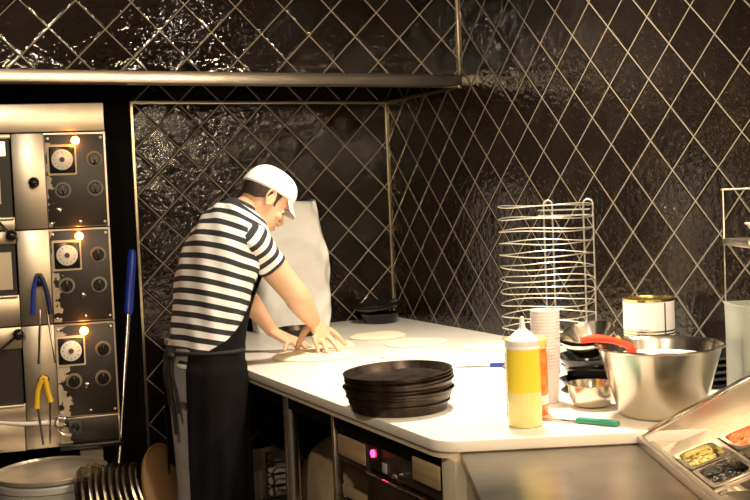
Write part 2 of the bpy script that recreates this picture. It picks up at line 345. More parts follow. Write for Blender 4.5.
for i, ((z0, z1), K) in enumerate(zip(RZ, KN)):
    pf = MB(); pf.box((-.352, -.016, z0), (-.232, .02, z1), .002); pf.box((-.232, -.014, z0), (-.001, .02, z1), .002)
    pf.box((-.232, -.024, z1 - .007), (-.001, -.013, z1 - .001)); pf.box((-.008, -.024, z0), (-.001, -.013, z1)); dk = pf.build('deck_front', 'oven_steel', oven)
    MB().box((-.229, -.022, z0 + .005), (-.008, -.013, z1 - .009), .001).build('control_plate', 'plate', oven)
    dx, dz = K['d']
    d = MB(); d.box((dx - .056, -.027, dz - .060), (dx + .054, -.021, dz + .060), .006); d.build('dial_frame', 'edge', oven)
    d = MB(); d.box((dx - .048, -.031, dz - .052), (dx + .048, -.026, dz + .050), .004); d.build('dial_housing', 'black_plastic', oven)
    d = MB(); d.lathe([(.040, 0), (.040, .004), (.037, .006), (0, .006)], 32, mtx=front(dx, dz, -.030)); dl = d.build('dial', 'dial', oven)
    t = MB()
    t.lathe([(.010, 0), (.010, .004), (0, .004)], 16, mtx=front(dx, dz, -.036))
    for j in range(12):
        a = j * PI / 6; c, s_ = math.cos(a), math.sin(a); t.tube([(dx + .027 * c, -.0365, dz + .027 * s_), (dx + .033 * c, -.0365, dz + .033 * s_)], .0012, 4)
    t.build('dial_marks', 'ink_dark', dl)
    lx, lz = K['l']; MB().ell((lx, -.030, lz), (.016, .014, .016)).build('indicator_lamp', 'lamp', oven)
    g = bpy.data.lights.new('indicator_glow', 'POINT'); g.energy = .25; g.color = (1, .35, .06); g.shadow_soft_size = .01; go = bpy.data.objects.new('indicator_glow', g); COL.objects.link(go); go.parent = oven; go.location = (lx, -.065, lz)
    for j, (kx, kz) in enumerate(K['k']):
        ko = knob_mb(kx, kz, .022, .022).build('knob', 'black_plastic', oven)
        MB().lathe([(.022, 0), (.030, .001), (.031, .0), (.029, -.002), (.022, -.002)], 32, mtx=front(kx, kz, -.024)).build('knob_ring', 'ink_ring', ko)
    for x, z in ((-.218, z0 + .018), (-.018, z0 + .018), (-.018, z1 - .022), (-.218, z1 - .022), (-.11, z0 + .022)): MB().lathe([(.006, 0), (.005, .002), (0, .003)], 10, mtx=front(x, z, -.022)).build('screw', 'steel', oven)
    MB().lathe([(.012, 0), (.012, .006), (.007, .008), (0, .008)], 6, mtx=front(K['b'][0], K['b'][1], -.022)).build('bolt', 'chrome', oven)
    bx, bz = K['ball']
    p = MB(); p.lathe([(.008, 0), (.006, .03)], 12, mtx=front(bx, bz, -.016)); p.ell((bx, -.055, bz), (.021, .019, .021)); p.build('ball_knob', 'black_plastic', oven)
    # door side, left of the column
    dm = MB(); o0, o1 = [(1.50, 1.80), (1.20, 1.395), (.775, .99)][i]
    dm.box((-1.0, -.012, z0), (-.354, .02, o0), .002); dm.box((-1.0, -.012, o1), (-.354, .02, z1), .002); dm.box((-1.0, -.030, o0 - .012), (-.358, -.010, o0), .003)
    dm.build('door', 'oven_steel', oven)
    ins = MB(); ins.box((-1.0, .0, o0), (-.36, .03, o1)); ins.build('door_window', 'dark_inside', oven, smooth=False)
    if i < 2:
        MB().box((-1.0, -.004, o0 + (.235 if i == 0 else .02)), (-.375, .002, o1 - (.01 if i == 0 else .03)), .002).build('lit_glass', 'oven_glow' if i == 0 else 'edge', oven)  # middle deck: bright interior put into the pane as plain cream colour
        if i == 0: MB().box((-1.0, -.004, o0 + .05), (-.40, .002, o0 + .16), .002).build('glass_pane', 'edge', oven)
for (hx, hz, ex, ez) in ((-.368, 1.430, -.52, 1.62), (-.363, 1.049, -.55, .90)):
    p = MB(); p.tube([(hx, -.05, hz), (ex, -.05, ez)], .005, 8); p.build('lever', 'black_plastic', oven); MB().ell((hx, -.05, hz), (.022, .02, .022)).build('lever_knob', 'black_plastic', oven)
s_ = MB(); s_.box((-.232, -.014, .602), (-.001, .02, .701), .003); s_.build('lower_strip', 'plate', oven)
s_ = MB(); s_.box((-.232, -.020, .695), (-.001, -.010, .703), .001); s_.box((-.008, -.020, .602), (-.001, -.010, .70), .001); s_.box((-.36, -.016, .593), (-.232, .02, .703), .002); s_.build('strip_edge', 'oven_steel', oven)
s_ = MB(); s_.box((-.198, -.03, .640), (-.148, -.014, .698), .004); s_.build('switch_housing', 'ink_dark', oven)
MB().lathe([(.016, 0), (.016, .012), (0, .014)], 20, mtx=front(-.173, .668, -.03)).build('switch_button', 'black_plastic', oven)
s_ = MB(); s_.box((-.235, -.055, .582), (0.0, .01, .602), .004); s_.build('drip_rail', 'black_plastic', oven)
s_ = MB(); s_.box((-1.0, -.012, .590), (-.362, .02, .704), .002); s_.build('lower_door', 'oven_steel', oven)
for x in (-.16, -.95):
    for y in (.06, .5): MB().box((x, y, 0), (x + .09, y + .05, .60), .004).build('leg', 'black_metal' if x < -.5 else 'crate', oven)
def ovw(x, y, z): return Matrix.Translation((-1.575, -.65, 0)) @ Matrix.Rotation(OR, 4, 'Z') @ V((x, y, z))
# tongs with blue grips
tg = thing('tongs', 'steel tongs with dark blue grips hanging from the middle oven knob', 'tongs', ovw(-.274, -.06, 1.262), OR)
t = MB(); t.tube([(-.005, -.012, -.12), (-.022, -.008, -.33)], .004, 8); t.build('left_arm', 'chrome', tg)
t = MB(); t.tube([(.020, -.012, -.13), (.040, -.008, -.33)], .004, 8); t.build('right_arm', 'chrome', tg)
t = MB(); t.tube(smoothline([(-.012, -.014, .0), (-.026, -.014, -.05), (-.034, -.014, -.14)], 3), .009, 8); t.build('grip', 'blue', tg)
t = MB(); t.tube(smoothline([(.008, -.014, .0), (.022, -.014, -.05), (.033, -.014, -.14)], 3), .009, 8); t.build('grip', mat('navy_grip', (.012, .018, .06), .35), tg)
t = MB(); t.tube([(-.014, -.014, 0), (-.008, -.014, .012), (.004, -.014, .012), (.010, -.014, 0)], .008, 8); t.build('hinge', 'ink_dark', tg)
# scissors with yellow handles
sc = thing('tongs', 'steel tongs with peeling yellow grips hanging from the lowest oven knob', 'tongs', ovw(-.280, -.06, .868), OR)
for sx, e, top in ((-1, -.034, -.105), (1, .024, -.085)):
    t = MB(); t.tube(smoothline([(.006 * sx, -.014, .004), (.018 * sx - .006, -.014, -.04), (e * .9, -.014, top)], 4), [.010] * 8 + [.012], 8); t.build('grip', 'yellow', sc)
    t = MB(); t.tube([(e * .8, -.012, top), (e * .45, -.006, -.25)], .004, 8); t.build('blade', 'ink_dark' if sx < 0 else 'chrome', sc)
t = MB(); t.tube([(-.012, -.014, .004), (-.004, -.014, .014), (.012, -.014, .004)], .008, 8); t.build('hinge', 'yellow', sc)
# lever rod with ring
lv = thing('ladle', 'pale long-handled hook hanging across the lowest oven deck', 'utensil', ovw(-.24, -.03, .70), OR)
t = MB(); t.tube(smoothline([(-.26, -.02, .025), (-.12, -.03, .005), (-.02, -.03, .000)], 4), [.006] * 4 + [.008] * 4 + [.012], 10); t.build('shaft', 'dial', lv)
t = MB(); t.tube([(.012 + .022 * math.cos(a * PI / 8), -.03, -.004 + .022 * math.sin(a * PI / 8)) for a in range(16)], .006, 8, closed=True); t.tube(smoothline([(0, -.03, -.03), (.02, -.03, -.05), (.05, -.03, -.055)], 4), .008, 8); t.build('ring', 'chrome', lv)

# blue-handled broom leaning in the dark gap
br = thing('broom', 'broom with blue grip leaning in the dark gap beside the oven', 'broom', (-1.60, -.60, 0))
def bp_(k): a = V((-1.415, -.33, 1.335)); e = V((-1.60, -.60, .30)); return (e + (a - e) * k) - V((-1.60, -.60, 0))
t = MB(); t.tube([bp_(-.2), bp_(.78)], .010, 12); t.build('pole', 'steel', br)
t = MB(); t.tube([bp_(.74), bp_(.76), bp_(.98), bp_(1.0)], [.016, .020, .019, .012], 14); t.build('grip', 'blue', br)
t = MB(); t.box((-.13, -.10, .02), (.06, -.04, .10), .01); t.build('broom_head', 'black_plastic', br)

# ------------------------------------------------------------------ lower left: bin, round lid, racked pans
bn = thing('round_bin', 'grey round bin below the oven at the bottom left', 'bin', (-1.875, -.80, 0))
b = MB(); b.lathe([(.15, 0), (.17, .02), (.198, .50), (.205, .505), (.205, .525), (.200, .53), (0, .53)], 56); b.build('bin_body', 'bin', bn)
ld = MB(); ld.lathe([(0, 0), (.195, 0), (.205, .008), (.206, .020), (.200, .022), (.194, .014), (.12, .013), (0, .014)], 64); o = ld.build('pizza_pan', 'disc'); o.location = (-1.875, -.80, .531)
tag(o, 'worn round pan lying flat on top of the grey bin', 'pan')
rk = thing('pan_crate', 'low black stand holding the upright pizza pans', 'stand', (-1.60, -1.02, 0))
b = MB(); b.box((-.20, -.20, .20), (.14, .20, .225), .003)
for x in (-.19, .12):
    for y in (-.19, .18): b.box((x, y, 0), (x + .018, y + .018, .2))
b.build('stand_frame', 'black_metal', rk)
dp = MB(); dp.lathe([(0, 0), (.185, 0), (.192, .003), (.196, .012), (.193, .012), (.188, .006), (.18, .005), (0, .005)], 64)
disc0 = None
nd = 10
for i in range(nd):
    x = -1.765 + i * .027
    tilt = math.radians(-16 - i * 1.0)
    zc = .190 + .196 * math.cos(tilt) + .012 + .004 * (i % 3)
    rot = (Matrix.Rotation(math.radians(-22), 4, 'Z') @ Matrix.Rotation(math.radians(90) + tilt, 4, 'Y')).to_euler()
    lab = 'upright pizza pan in the leaning row beside the grey bin, ' + LFT[i]
    if disc0 is None:
        disc0 = dp.build('pizza_pan', 'upright_pan'); disc0.location = (x, -1.00, zc); disc0.rotation_euler = rot; tag(disc0, lab, 'pan', 'upright pizza pans leaning in a row')
    else: c = copy_tree(disc0, (x, -1.00 + .008 * (i % 2), zc), rot, lab)
o = MB().lathe([(0, 0), (.185, 0), (.195, .004), (.198, .014), (.192, .014), (.185, .006), (0, .006)], 56).build('baking_tin', 'brown')
o.location = (-1.492, -1.02, .44); o.rotation_euler = (Matrix.Rotation(math.radians(-38), 4, 'Z') @ Matrix.Rotation(math.radians(72), 4, 'Y')).to_euler()
tag(o, 'brown round tin leaning at the right end of the upright pans', 'pan')

# ------------------------------------------------------------------ worktop and table
ZT = .9
tb = thing('work_table', 'large work table with a pale marble top in the tiled corner', 'table', (-.6, -1.4, 0))
def L(x, y): return (x + .6, y + 1.4)
poly = [L(0, 0), L(-1.21, 0), L(-1.21, -2.545)]
for k in range(7):
    a = PI + (k / 6) * math.radians(65); poly.append(L(-1.13 + .08 * math.cos(a), -2.55 + .08 * math.sin(a)))
poly += [L(-.767, -2.797), L(-.10, -3.108), L(0, -3.155)]
t = MB(); t.prism(poly, ZT - .030, ZT, .004); t.build('tabletop', 'marble', tb)
p2 = [(x * .992 + .004, y * .995) for x, y in poly]
t = MB(); t.prism(p2, ZT - .048, ZT - .030); t.build('top_edging', 'edge', tb, smooth=False)
t = MB(); t.box((*L(-1.175, -2.45), .80), (*L(-.02, -.02), .852)); t.build('under_frame', 'black_wall', tb, smooth=False)
def leg(x, y, r, m_):
    t = MB(); t.tube([(*L(x, y), .02), (*L(x, y), .84)], r, 20); t.lathe([(r * 1.3, 0), (r * 1.3, .03), (r, .035)], 20, c=(*L(x, y), 0)); t.build('leg', m_, tb)
leg(-1.16, -1.455, .026, 'steel'); leg(-1.16, -.10, .026, 'steel'); leg(-.05, -.15, .026, 'steel')
t = MB(); t.box((*L(-1.18, -2.625), 0), (*L(-1.13, -2.555), .852), .004); t.build('leg', 'edge', tb)
t = MB(); t.box((*L(-1.178, -1.866), .0), (*L(-1.150, -1.846), .852), .002); t.build('leg', 'steel', tb)
t = MB(); t.box((*L(-1.12, -1.84), .28), (*L(-.03, -.03), .30)); t.build('lower_shelf', 'black_metal', tb)
# wooden shelf unit below
su = thing('shelf_unit', 'wooden shelf unit with dark openings under the worktop', 'shelf', (-.9, -1.98, 0))
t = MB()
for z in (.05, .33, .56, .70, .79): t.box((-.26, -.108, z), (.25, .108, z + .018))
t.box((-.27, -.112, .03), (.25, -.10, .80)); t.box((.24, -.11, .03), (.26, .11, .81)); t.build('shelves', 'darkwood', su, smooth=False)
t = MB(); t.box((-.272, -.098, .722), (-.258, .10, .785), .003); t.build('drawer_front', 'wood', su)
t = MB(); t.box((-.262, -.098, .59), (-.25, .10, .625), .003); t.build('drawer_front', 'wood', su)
# undercounter oven/dishwasher
ap = thing('undercounter_appliance', 'black undercounter appliance with a red light below the table corner', 'appliance', (-1.165, -2.32, 0))
t = MB(); t.box((.01, -.22, .03), (.55, .22, .81), .004); t.build('cabinet', 'black_metal', ap)
t = MB(); t.box((-.004, -.22, .722), (.012, .22, .808), .003); t.build('control_panel', mat('dark_bronze_panel', (.05, .036, .026), .3, .4), ap)
t = MB(); t.box((-.012, -.22, .10), (.012, .22, .712), .004); dr = t.build('door', mat('dark_bronze_door', (.045, .033, .024), .3, .5), ap)
t = MB(); t.box((-.014, -.17, .22), (-.010, .17, .60), .002); t.build('door_window', 'black_gloss', dr)
t = MB(); t.tube([(-.016, -.215, .712), (-.016, .215, .712)], .003, 8); t.build('door_trim', 'chrome', ap)
t = MB(); t.lathe([(.011, 0), (.011, .006), (0, .009)], 18, mtx=Matrix.Translation((-.004, .187, .772)) @ Matrix.Rotation(-PI / 2, 4, 'Y')); t.build('indicator_lamp', 'led', ap)
t = MB(); t.box((-.007, .135, .735), (-.003, .168, .800), .001); t.build('label_plate', 'black_gloss', ap)
t = MB(); t.box((-.009, .100, .730), (-.004, .125, .758), .001); t.build('sticker', 'ink', ap)
t = MB(); t.lathe([(.010, 0), (.010, .02), (.008, .024), (0, .024)], 18, mtx=Matrix.Translation((-.004, .015, .745)) @ Matrix.Rotation(-PI / 2, 4, 'Y')); t.build('push_button', 'chrome', ap)
o = MB().box((-1.178, -2.545, .757), (-1.170, -2.40, .820), .003).build('wooden_block', 'wood'); tag(o, 'tan wooden block between the appliance and the table corner leg', 'block')
o.data.transform(Matrix.Translation((1.174, 2.47, -.757))); o.location = (-1.180, -2.47, .757)

# things on the lower shelf
cr = thing('crate', 'pale crate on the low shelf under the table', 'crate', (-.98, -.60, .3), math.radians(8))
t = MB(); t.box((-.16, -.18, 0), (.16, .18, .012)); 
for x in (-.16, .15): t.box((x, -.18, 0), (x + .01, .18, .12), .002)
for y in (-.18, .17): t.box((-.16, y, 0), (.16, y + .01, .12), .002)
t.build('crate_body', 'crate', cr)
co = MB()
for k in range(5):
    c = V((-1.145, -.98 - .0 * k, .34 + .046 * k)); co.tube([c + V((.05 * math.cos(a), -.085 * math.sin(a) * 1, .012 * math.cos(a * 1))) for a in [j * PI / 12 for j in range(24)]], .0035, 6, closed=True)
co.tube([(-1.097, -.98, .301), (-1.097, -.98, .56)], .004, 6); co.tube([(-1.19, -.95, .301), (-1.19, -.95, .54)], .004, 6)
co.v = [(x + 1.14, y + .98, z - .3) for x, y, z in co.v]
o = co.build('wire_rack', 'black_metal'); o.location = (-1.04, -1.02, .301); tag(o, 'small black wire coil rack beside the steel table leg', 'rack')
kb = MB(); rings = []
for k, (z, s_, dx) in enumerate(smoothline([(0, 1, 0), (.08, 1.05, 0), (.2, .95, -.02), (.3, .72, -.05), (.36, .45, -.10)], 3)):
    rings.append([V((.16 * s_ * math.copysign(abs(math.cos(a)) ** .5, math.cos(a)) + random.uniform(-.006, .006), .17 * s_ * math.copysign(abs(math.sin(a)) ** .5, math.sin(a)) + dx + random.uniform(-.006, .006), z)) for a in [j * PI / 14 for j in range(28)]])
kb.loft(rings); o = kb.build('paper_sack', 'kraft'); o.location = (-.90, -1.32, .30); tag(o, 'brown paper sack on the low shelf behind the steel leg', 'sack')
o = MB().box((-.08, -.10, 0), (.08, .10, .11), .004).build('paper_pack', 'paper'); o.location = (-1.06, -1.53, .301); o.rotation_euler = (0, 0, .5); tag(o, 'white packet lying in front of the brown paper sack', 'packet')

# ------------------------------------------------------------------ prep counter, turned towards the camera
PR = -math.radians(25); PO = V((-1.13, -2.585, 0))
pc = thing('prep_counter', 'stainless prep counter with a raised ingredient rail at lower right', 'counter', PO, PR)
t = MB(); t.box((.0, -1.1, .10), (.62, -.02, .845), .004); t.box((.62, -1.1, .10), (1.0, -.02, .845), .004); t.build('cabinet', 'steel_top', pc)
t = MB(); t.box((-.012, -1.12, .838), (.455, -.004, .868), .004); t.build('worktop', 'steel_top', pc)
for x in (.02, .9):
    for y in (-1.05, -.12): MB().tube([(x + .04, y, 0), (x + .04, y, .11)], .02, 12).build('foot', 'chrome', pc)
S0, Z0 = .448, .886
c26, s26 = math.cos(math.radians(26)), math.sin(math.radians(26))
ch = MB()
def side(y0, y1):
    P = [(S0, .85), (S0, Z0), (S0 + .70, Z0 + .70 * s26 / c26), (S0 + .70, .85)]
    vs = [(x, y, z) for y in (y0, y1) for x, z in P]
    ch.add(vs, [[0, 1, 2, 3], [7, 6, 5, 4]] + [[i, (i + 1) % 4, 4 + (i + 1) % 4, 4 + i] for i in range(4)])
side(-.020, -.036); ch.build('rail_cheek', 'steel', pc)
fl = MB(); Mf = Matrix.Translation((S0, 0, Z0)) @ Matrix.Rotation(-math.radians(26), 4, 'Y'); fl.box((-.006, -.042, -.004), (.78, -.014, .004), .002, mtx=Mf); fl.build('cheek_flange', 'chrome', pc)
fr = MB(); fr.box((S0 - .012, -1.12, .868), (S0 + .004, -.02, Z0 + .003), .002); fr.box((S0 + .018, -1.12, .80), (S0 + .03, -.02, Z0 - .012), .002); fr.box((S0 + .004, -1.12, .86), (S0 + .02, -.02, .872)); fr.build('rail_front', 'steel', pc)
TD = math.radians(20); Md = Matrix.Translation((S0, 0, Z0 - .05)) @ Matrix.Rotation(-TD, 4, 'Y')
dk = MB()
dk.box((.0, -.125, -.008), (.72, -.036, 0), mtx=Md); dk.box((0, -1.12, -.008), (.052, -.125, 0), mtx=Md)
sx0, px_, ty0, py_ = .055, .120, .130, .155
for i in range(1, 6): dk.box((sx0 + i * px_ - .009, -1.12, -.006), (sx0 + i * px_ - .003, -.125, 0.0), mtx=Md)
for j in range(1, 7): dk.box((.052, -(ty0 + j * py_ - .004), -.006), (.66, -(ty0 + j * py_ - .012), 0.0), mtx=Md)
dk.build('pan_deck', 'steel', pc)
# ingredient pans and food
def rrect(cx, cy, w_, h_, r, n=5):
    pts = []
    for qx, qy, a0 in ((1, 1, 0), (-1, 1, 90), (-1, -1, 180), (1, -1, 270)):
        for k in range(n): a = math.radians(a0 + 90 * k / (n - 1)); pts.append((cx + qx * (w_ / 2 - r) + r * math.cos(a), cy + qy * (h_ / 2 - r) + r * math.sin(a)))
    return pts
Mpc = Matrix.Translation(PO) @ Matrix.Rotation(PR, 4, 'Z')
pan_me = MB()
W_, H_ = .107, .138
prof = [(W_, H_, 0.0), (W_, H_, .003), (W_ - .018, H_ - .018, .003), (W_ - .022, H_ - .022, -.02), (W_ - .026, H_ - .026, -.09), (W_ - .030, H_ - .030, -.088), (W_ - .022, H_ - .022, -.02), (W_ - .016, H_ - .016, 0.0)]
pan_me.loft([[V((x, y, z)) for x, y in rrect(0, 0, a, b_, .022 if k > 1 else .008)] for k, (a, b_, z) in enumerate(prof)], cap=False)
pan_me.add([V((x, y, -.088)) for x, y in rrect(0, 0, W_ - .026, H_ - .026, .02)], [list(range(20))])
foods = {(0, 0): ('olive', 'chopped_olives', 'chopped yellow-green olives filling the pan nearest the rail corner', 'olives'),
         (0, 1): ('black_olive', 'black_olives', 'sliced black olives in the pan below the yellow-green olives', 'olives'),
         (1, 0): ('tomato', 'red_peppers', 'chopped red peppers in the pan at the right edge', 'peppers'),
         (1, 1): ('cheese', 'grated_cheese', 'pale grated cheese in the pan below the red peppers', 'cheese'),
         (0, 2): ('tomato', 'tomato_slices', 'red food in the lowest pan', 'food')}
names = {(0, 0): 'steel ingredient pan holding yellow-green olives', (0, 1): 'steel ingredient pan holding black olives', (1, 0): 'steel ingredient pan holding red peppers', (1, 1): 'steel ingredient pan holding pale cheese'}
pan0 = None
for i in range(2):
    for j in range(2):
        x = sx0 + (i + .5) * px_ - .006; y = -(ty0 + (j + .5) * py_ - .008)
        mw = Mpc @ Md @ Matrix.Translation((x, y, .001))
        if pan0 is None: pan0 = pan_me.build('ingredient_pan', 'chrome', ang=50); o = pan0; tag(o, None, 'pan', 'steel ingredient pans in the prep rail')
        else: o = pan0.copy(); COL.objects.link(o)
        o.matrix_world = mw; o['label'] = names[(i, j)]
        mt, nm, lb, ct = foods[(i, j)]
        f = MB(); rnd = random.Random(i * 7 + j)
        f.prism(rrect(0, 0, W_ - .032, H_ - .032, .02), -.07, -.030)
        for k in range(150):
            u_, v_ = rnd.uniform(-.5, .5), rnd.uniform(-.5, .5); s_ = rnd.uniform(.005, .009)
            e = Matrix.Rotation(rnd.uniform(0, 3), 3, 'Z') @ Matrix.Rotation(rnd.uniform(-1, 1), 3, 'X')
            hgt = -.028 + .012 * (1 - (2 * u_) ** 2) * (1 - (2 * v_) ** 2) + rnd.uniform(0, .004)
            f.ell((u_ * (W_ - .042), v_ * (H_ - .042), hgt), (s_, s_ * .8, s_ * .45) if mt != 'tomato' else (s_ * 1.6, s_ * .8, s_ * .45), e, 8, 5)
        o = f.build(nm, mt); o.matrix_world = mw; tag(o, lb, ct, kind='stuff')

# ------------------------------------------------------------------ things on the worktop
def onpan(r, h, flare=.012):
    return [(0, 0), (r - flare, 0), (r - flare + .003, .003), (r - .002, h - .003), (r + .002, h - .002), (r + .002, h), (r - .004, h), (r - flare - .002, .006), (0, .005)]
pan_s = MB().lathe(onpan(.158, .028), 72).build('pizza_pan', 'black_metal')
cx, cy = -1.094, -2.165
stk = [(0, 0), (.002, .001), (-.002, .002), (.001, -.002), (.003, 0), (-.004, .003), (.004, .001), (0, -.003), (.002, .002), (-.002, 0)]
zz = ZT + .001
for i, (dx, dy) in enumerate(stk):
    o = pan_s if i == 0 else pan_s.copy()
    if i: COL.objects.link(o)
    o.location = (cx + dx, cy + dy, zz); zz += .0088 if i != 5 else .0150
    o.scale = (.93, .93, 1) if i < 2 else ((.96, .96, 1) if i < 4 else ((1, 1, 1)))
    o.rotation_euler = (0, math.radians(-2.0 if i > 5 else 0), 0)
    tag(o, 'black round pizza pan, topmost of the worktop stack, showing its inside' if i == len(stk) - 1 else 'black round pizza pan in the worktop stack, ' + ORD[i], 'pan', 'black pizza pans stacked on the worktop')
# two black dishes in the corner
o = MB().lathe(onpan(.096, .048, .02), 64).build('black_dish', 'black_gloss'); o.location = (-.175, -.19, ZT + .001); tag(o, 'glossy black round dish in the tiled corner, lower of two', 'dish')
o = MB().lathe([(0, 0), (.06, 0), (.108, .018), (.118, .030), (.116, .032), (.104, .022), (.058, .005), (0, .005)], 64).build('black_dish', 'black_gloss'); o.location = (-.182, -.185, ZT + .060); o.rotation_euler = (math.radians(3), math.radians(-7), 0); tag(o, 'glossy black dish tilted on top of the other corner dish', 'dish')
# flour sack
sk = MB(); rings = []
rnd = random.Random(3)
for k in range(27):
    z = k / 26; 
    wx = .185 * (1 - .10 * z ** 3) * (1 + .015 * math.sin(9 * z)); wy = (.085 - .070 * max(0, (z - .55) / .45) ** 1.2)
    shx = .03 * math.sin(5 * z) * z + .012 * z
    r_ = []
    for j in range(48):
        a = 2 * PI * j / 48; ca, sa = math.cos(a), math.sin(a)
        r_.append(V((wx * math.copysign(abs(ca) ** .45, ca) + shx + .004 * math.sin(17 * z + 3 * a), wy * math.copysign(abs(sa) ** .6, sa) + .008 * math.sin(11 * z + 5 * a) + .005 * math.sin(23 * z - 7 * a), .615 * z + (.008 * math.sin(a * 2) if k == 26 else 0))))
    rings.append(r_)
sk.loft(rings); o = sk.build('flour_sack', 'sack', ang=70); o.location = (-.615, -.115, ZT + .001); tag(o, 'tall white flour sack standing on the worktop behind the person', 'sack')
tr = MB(); tr.lathe([(0, 0), (.085, 0), (.10, .004), (.112, .030), (.110, .031), (.096, .008), (0, .007)], 48); o = tr.build('black_plate', 'black_metal'); o.location = (-.66, -.335, ZT + .001); tag(o, 'shallow black pan in front of the white flour sack', 'pan')
# dough
def dough(x, y, r, h, sd, lab, yell=False, grp='flattened dough rounds on the worktop'):
    rnd = random.Random(sd); ph = [rnd.uniform(0, 6) for _ in range(4)]
    n = 48; rr = [(0, 1), (.35, 1), (.7, .98), (.9, .85), (1.0, .35), (.985, 0)]
    vs = [V((0, 0, h))]; fs = []
    for f_, hz in rr[1:]:
        for j in range(n):
            a = 2 * PI * j / n; q = 1 + .05 * math.sin(2 * a + ph[0]) + .03 * math.sin(3 * a + ph[1]) + .015 * math.sin(5 * a + ph[2])
            vs.append(V((r * f_ * q * math.cos(a), r * f_ * q * math.sin(a), h * hz + .15 * h * math.sin(6 * f_ + 3 * a + ph[3]) * (hz > .5))))
    fs += [[0, 1 + j, 1 + (j + 1) % n] for j in range(n)]
    for k in range(len(rr) - 2): fs += [[1 + k * n + j, 1 + (k + 1) * n + j, 1 + (k + 1) * n + (j + 1) % n, 1 + k * n + (j + 1) % n] for j in range(n)]
    fs.append([1 + (len(rr) - 2) * n + j for j in range(n)][::-1])
    m_ = MB(); m_.add(vs, fs); o = m_.build('dough_round', 'dough'); o.location = (x, y, ZT + .001); tag(o, lab, 'dough', grp)
dough(-.42, -.66, .125, .010, 1, 'flat dough round nearest the black corner dishes')
dough(-.70, -.80, .10, .010, 2, 'flat dough round just beyond the right hand')
dough(-.40, -.97, .13, .009, 3, 'flat dough round in the middle of the worktop')
dough(-.22, -1.28, .12, .009, 4, 'flat dough round beside the right tiled wall')
dough(-.58, -1.25, .12, .009, 6, 'flat dough round behind the pan stack')
dough(-.88, -1.02, .165, .014, 5, 'large pale dough round under both hands')
# small knife with blue handle
kn = thing('paring_knife', 'thin paring knife with a blue handle lying behind the yellow bottle', 'knife', (-.495, -1.705, ZT + .003), math.radians(-33))
MB().box((-.12, -.006, 0), (.0, .006, .002), .0008).build('blade', 'ink_dark', kn); MB().box((0, -.009, -.002), (.05, .009, .012), .004).build('handle', 'blue', kn)
gk = thing('utility_knife', 'knife with a green handle lying in front of the small steel bowl', 'knife', (-.805, -2.628, ZT + .002), math.radians(-62))
t = MB(); t.prism([(-.19, -.002), (-.12, -.012), (0, -.013), (0, .010), (-.12, .008)], 0, .002); t.build('blade', 'chrome', gk)
t = MB(); t.box((0, -.012, -.001), (.118, .011, .013), .005); t.build('handle', 'green', gk)

# squeeze bottle of oil
sb = thing('squeeze_bottle', 'clear squeeze bottle of yellow oil with white nozzle, front of worktop', 'bottle', (-.932, -2.575, ZT + .001))
R0 = .0445
t = MB(); t.lathe([(0, 0), (R0 - .004, 0), (R0, .005), (R0, .093)], 48); t.build('cream_layer', 'oil_low', sb)
t = MB(); t.lathe([(0, .0931), (R0, .0931), (R0, .205), (0, .205)], 48); t.build('oil', 'oil', sb)
t = MB(); t.lathe([(0, .2052), (R0, .2052), (R0, .208), (.042, .213), (.036, .215), (0, .215)], 48); t.build('shoulder', 'white_plastic', sb)
t = MB(); t.lathe([(0, .214), (.041, .214), (.042, .217), (.042, .227), (.037, .232), (.028, .242), (.017, .251), (.010, .257), (.008, .262), (.0055, .286), (.004, .289), (0, .289)], 40); t.build('nozzle_cap', 'white_plastic', sb)
# bottle with orange contents behind
ob = thing('sauce_bottle', 'orange-labelled sauce bottle with yellow lid, half hidden behind the oil bottle', 'bottle', (-.838, -2.448, ZT + .001))
t = MB(); t.lathe([(0, 0), (.055, 0), (.058, .004), (.058, .165), (.055, .178), (.052, .182), (0, .182)], 44); t.build('bottle_body', 'orange', ob)
t = MB(); t.lathe([(0, .182), (.056, .182), (.058, .186), (.058, .208), (.054, .212), (0, .212)], 40); t.build('lid', 'yellow_cap', ob)
t = MB(); t.lathe([(.0585, .03), (.0592, .03), (.0592, .055), (.0585, .055)], 44); t.build('label_band', 'label', ob)
# stack of white cups
cup = MB(); cup.lathe([(0, 0), (.034, 0), (.0355, .002), (.0410, .094), (.0428, .096), (.0428, .100), (.0405, .100), (.0395, .096), (.0340, .004), (0, .004)], 40)
c0 = cup.build('plastic_cup', 'cup')
for i in range(19):
    o = c0 if i == 0 else c0.copy()
    if i: COL.objects.link(o)
    o.location = (-.702 + .0002 * i, -2.345, ZT + .168 - .0088 * i + .0); 
    o.location.z = ZT + .001 + .0094 * i
    tag(o, 'top white cup of the tall stack behind the bottles' if i == 18 else 'white cup within the tall stack behind the bottles', 'cup', 'stacked white cups')

# big bowl with white salad and red spatula
bx, by = -.560, -2.675
RB, HB, Rb = .170, .188, .110
bo = thing('mixing_bowl', 'large stainless mixing bowl on the worktop', 'bowl', (bx, by, ZT + .001))
t = MB(); pr_ = [(0, 0), (Rb - .010, 0), (Rb - .002, .004), (Rb + .006, .016), (RB - .008, HB - .008), (RB - .001, HB - .002), (RB + .004, HB), (RB + .003, HB + .003), (RB - .004, HB + .002), (RB - .010, HB - .008), (Rb + .003, .018), (Rb - .010, .006), (0, .004)]
t.lathe(pr_, 96); t.build('bowl_shell', 'bowl_steel', bo)
f = MB(); rnd = random.Random(5); f.lathe([(0, .03), (Rb + .002, .03), (Rb + .034, .150), (Rb + .02, .157), (.06, .163), (0, .165)], 48)
o = f.build('sauce', 'cheese'); o.location = (bx, by, ZT + .001); tag(o, 'pale creamy mixture filling the large mixing bowl', 'food', kind='stuff')
o = MB().ell((0, 0, 0), (.010, .014, .022)).build('tomato_piece', 'orange'); o.location = (-.565, -2.507, ZT + .176); tag(o, 'small orange piece stuck inside the far rim of the large bowl', 'food')
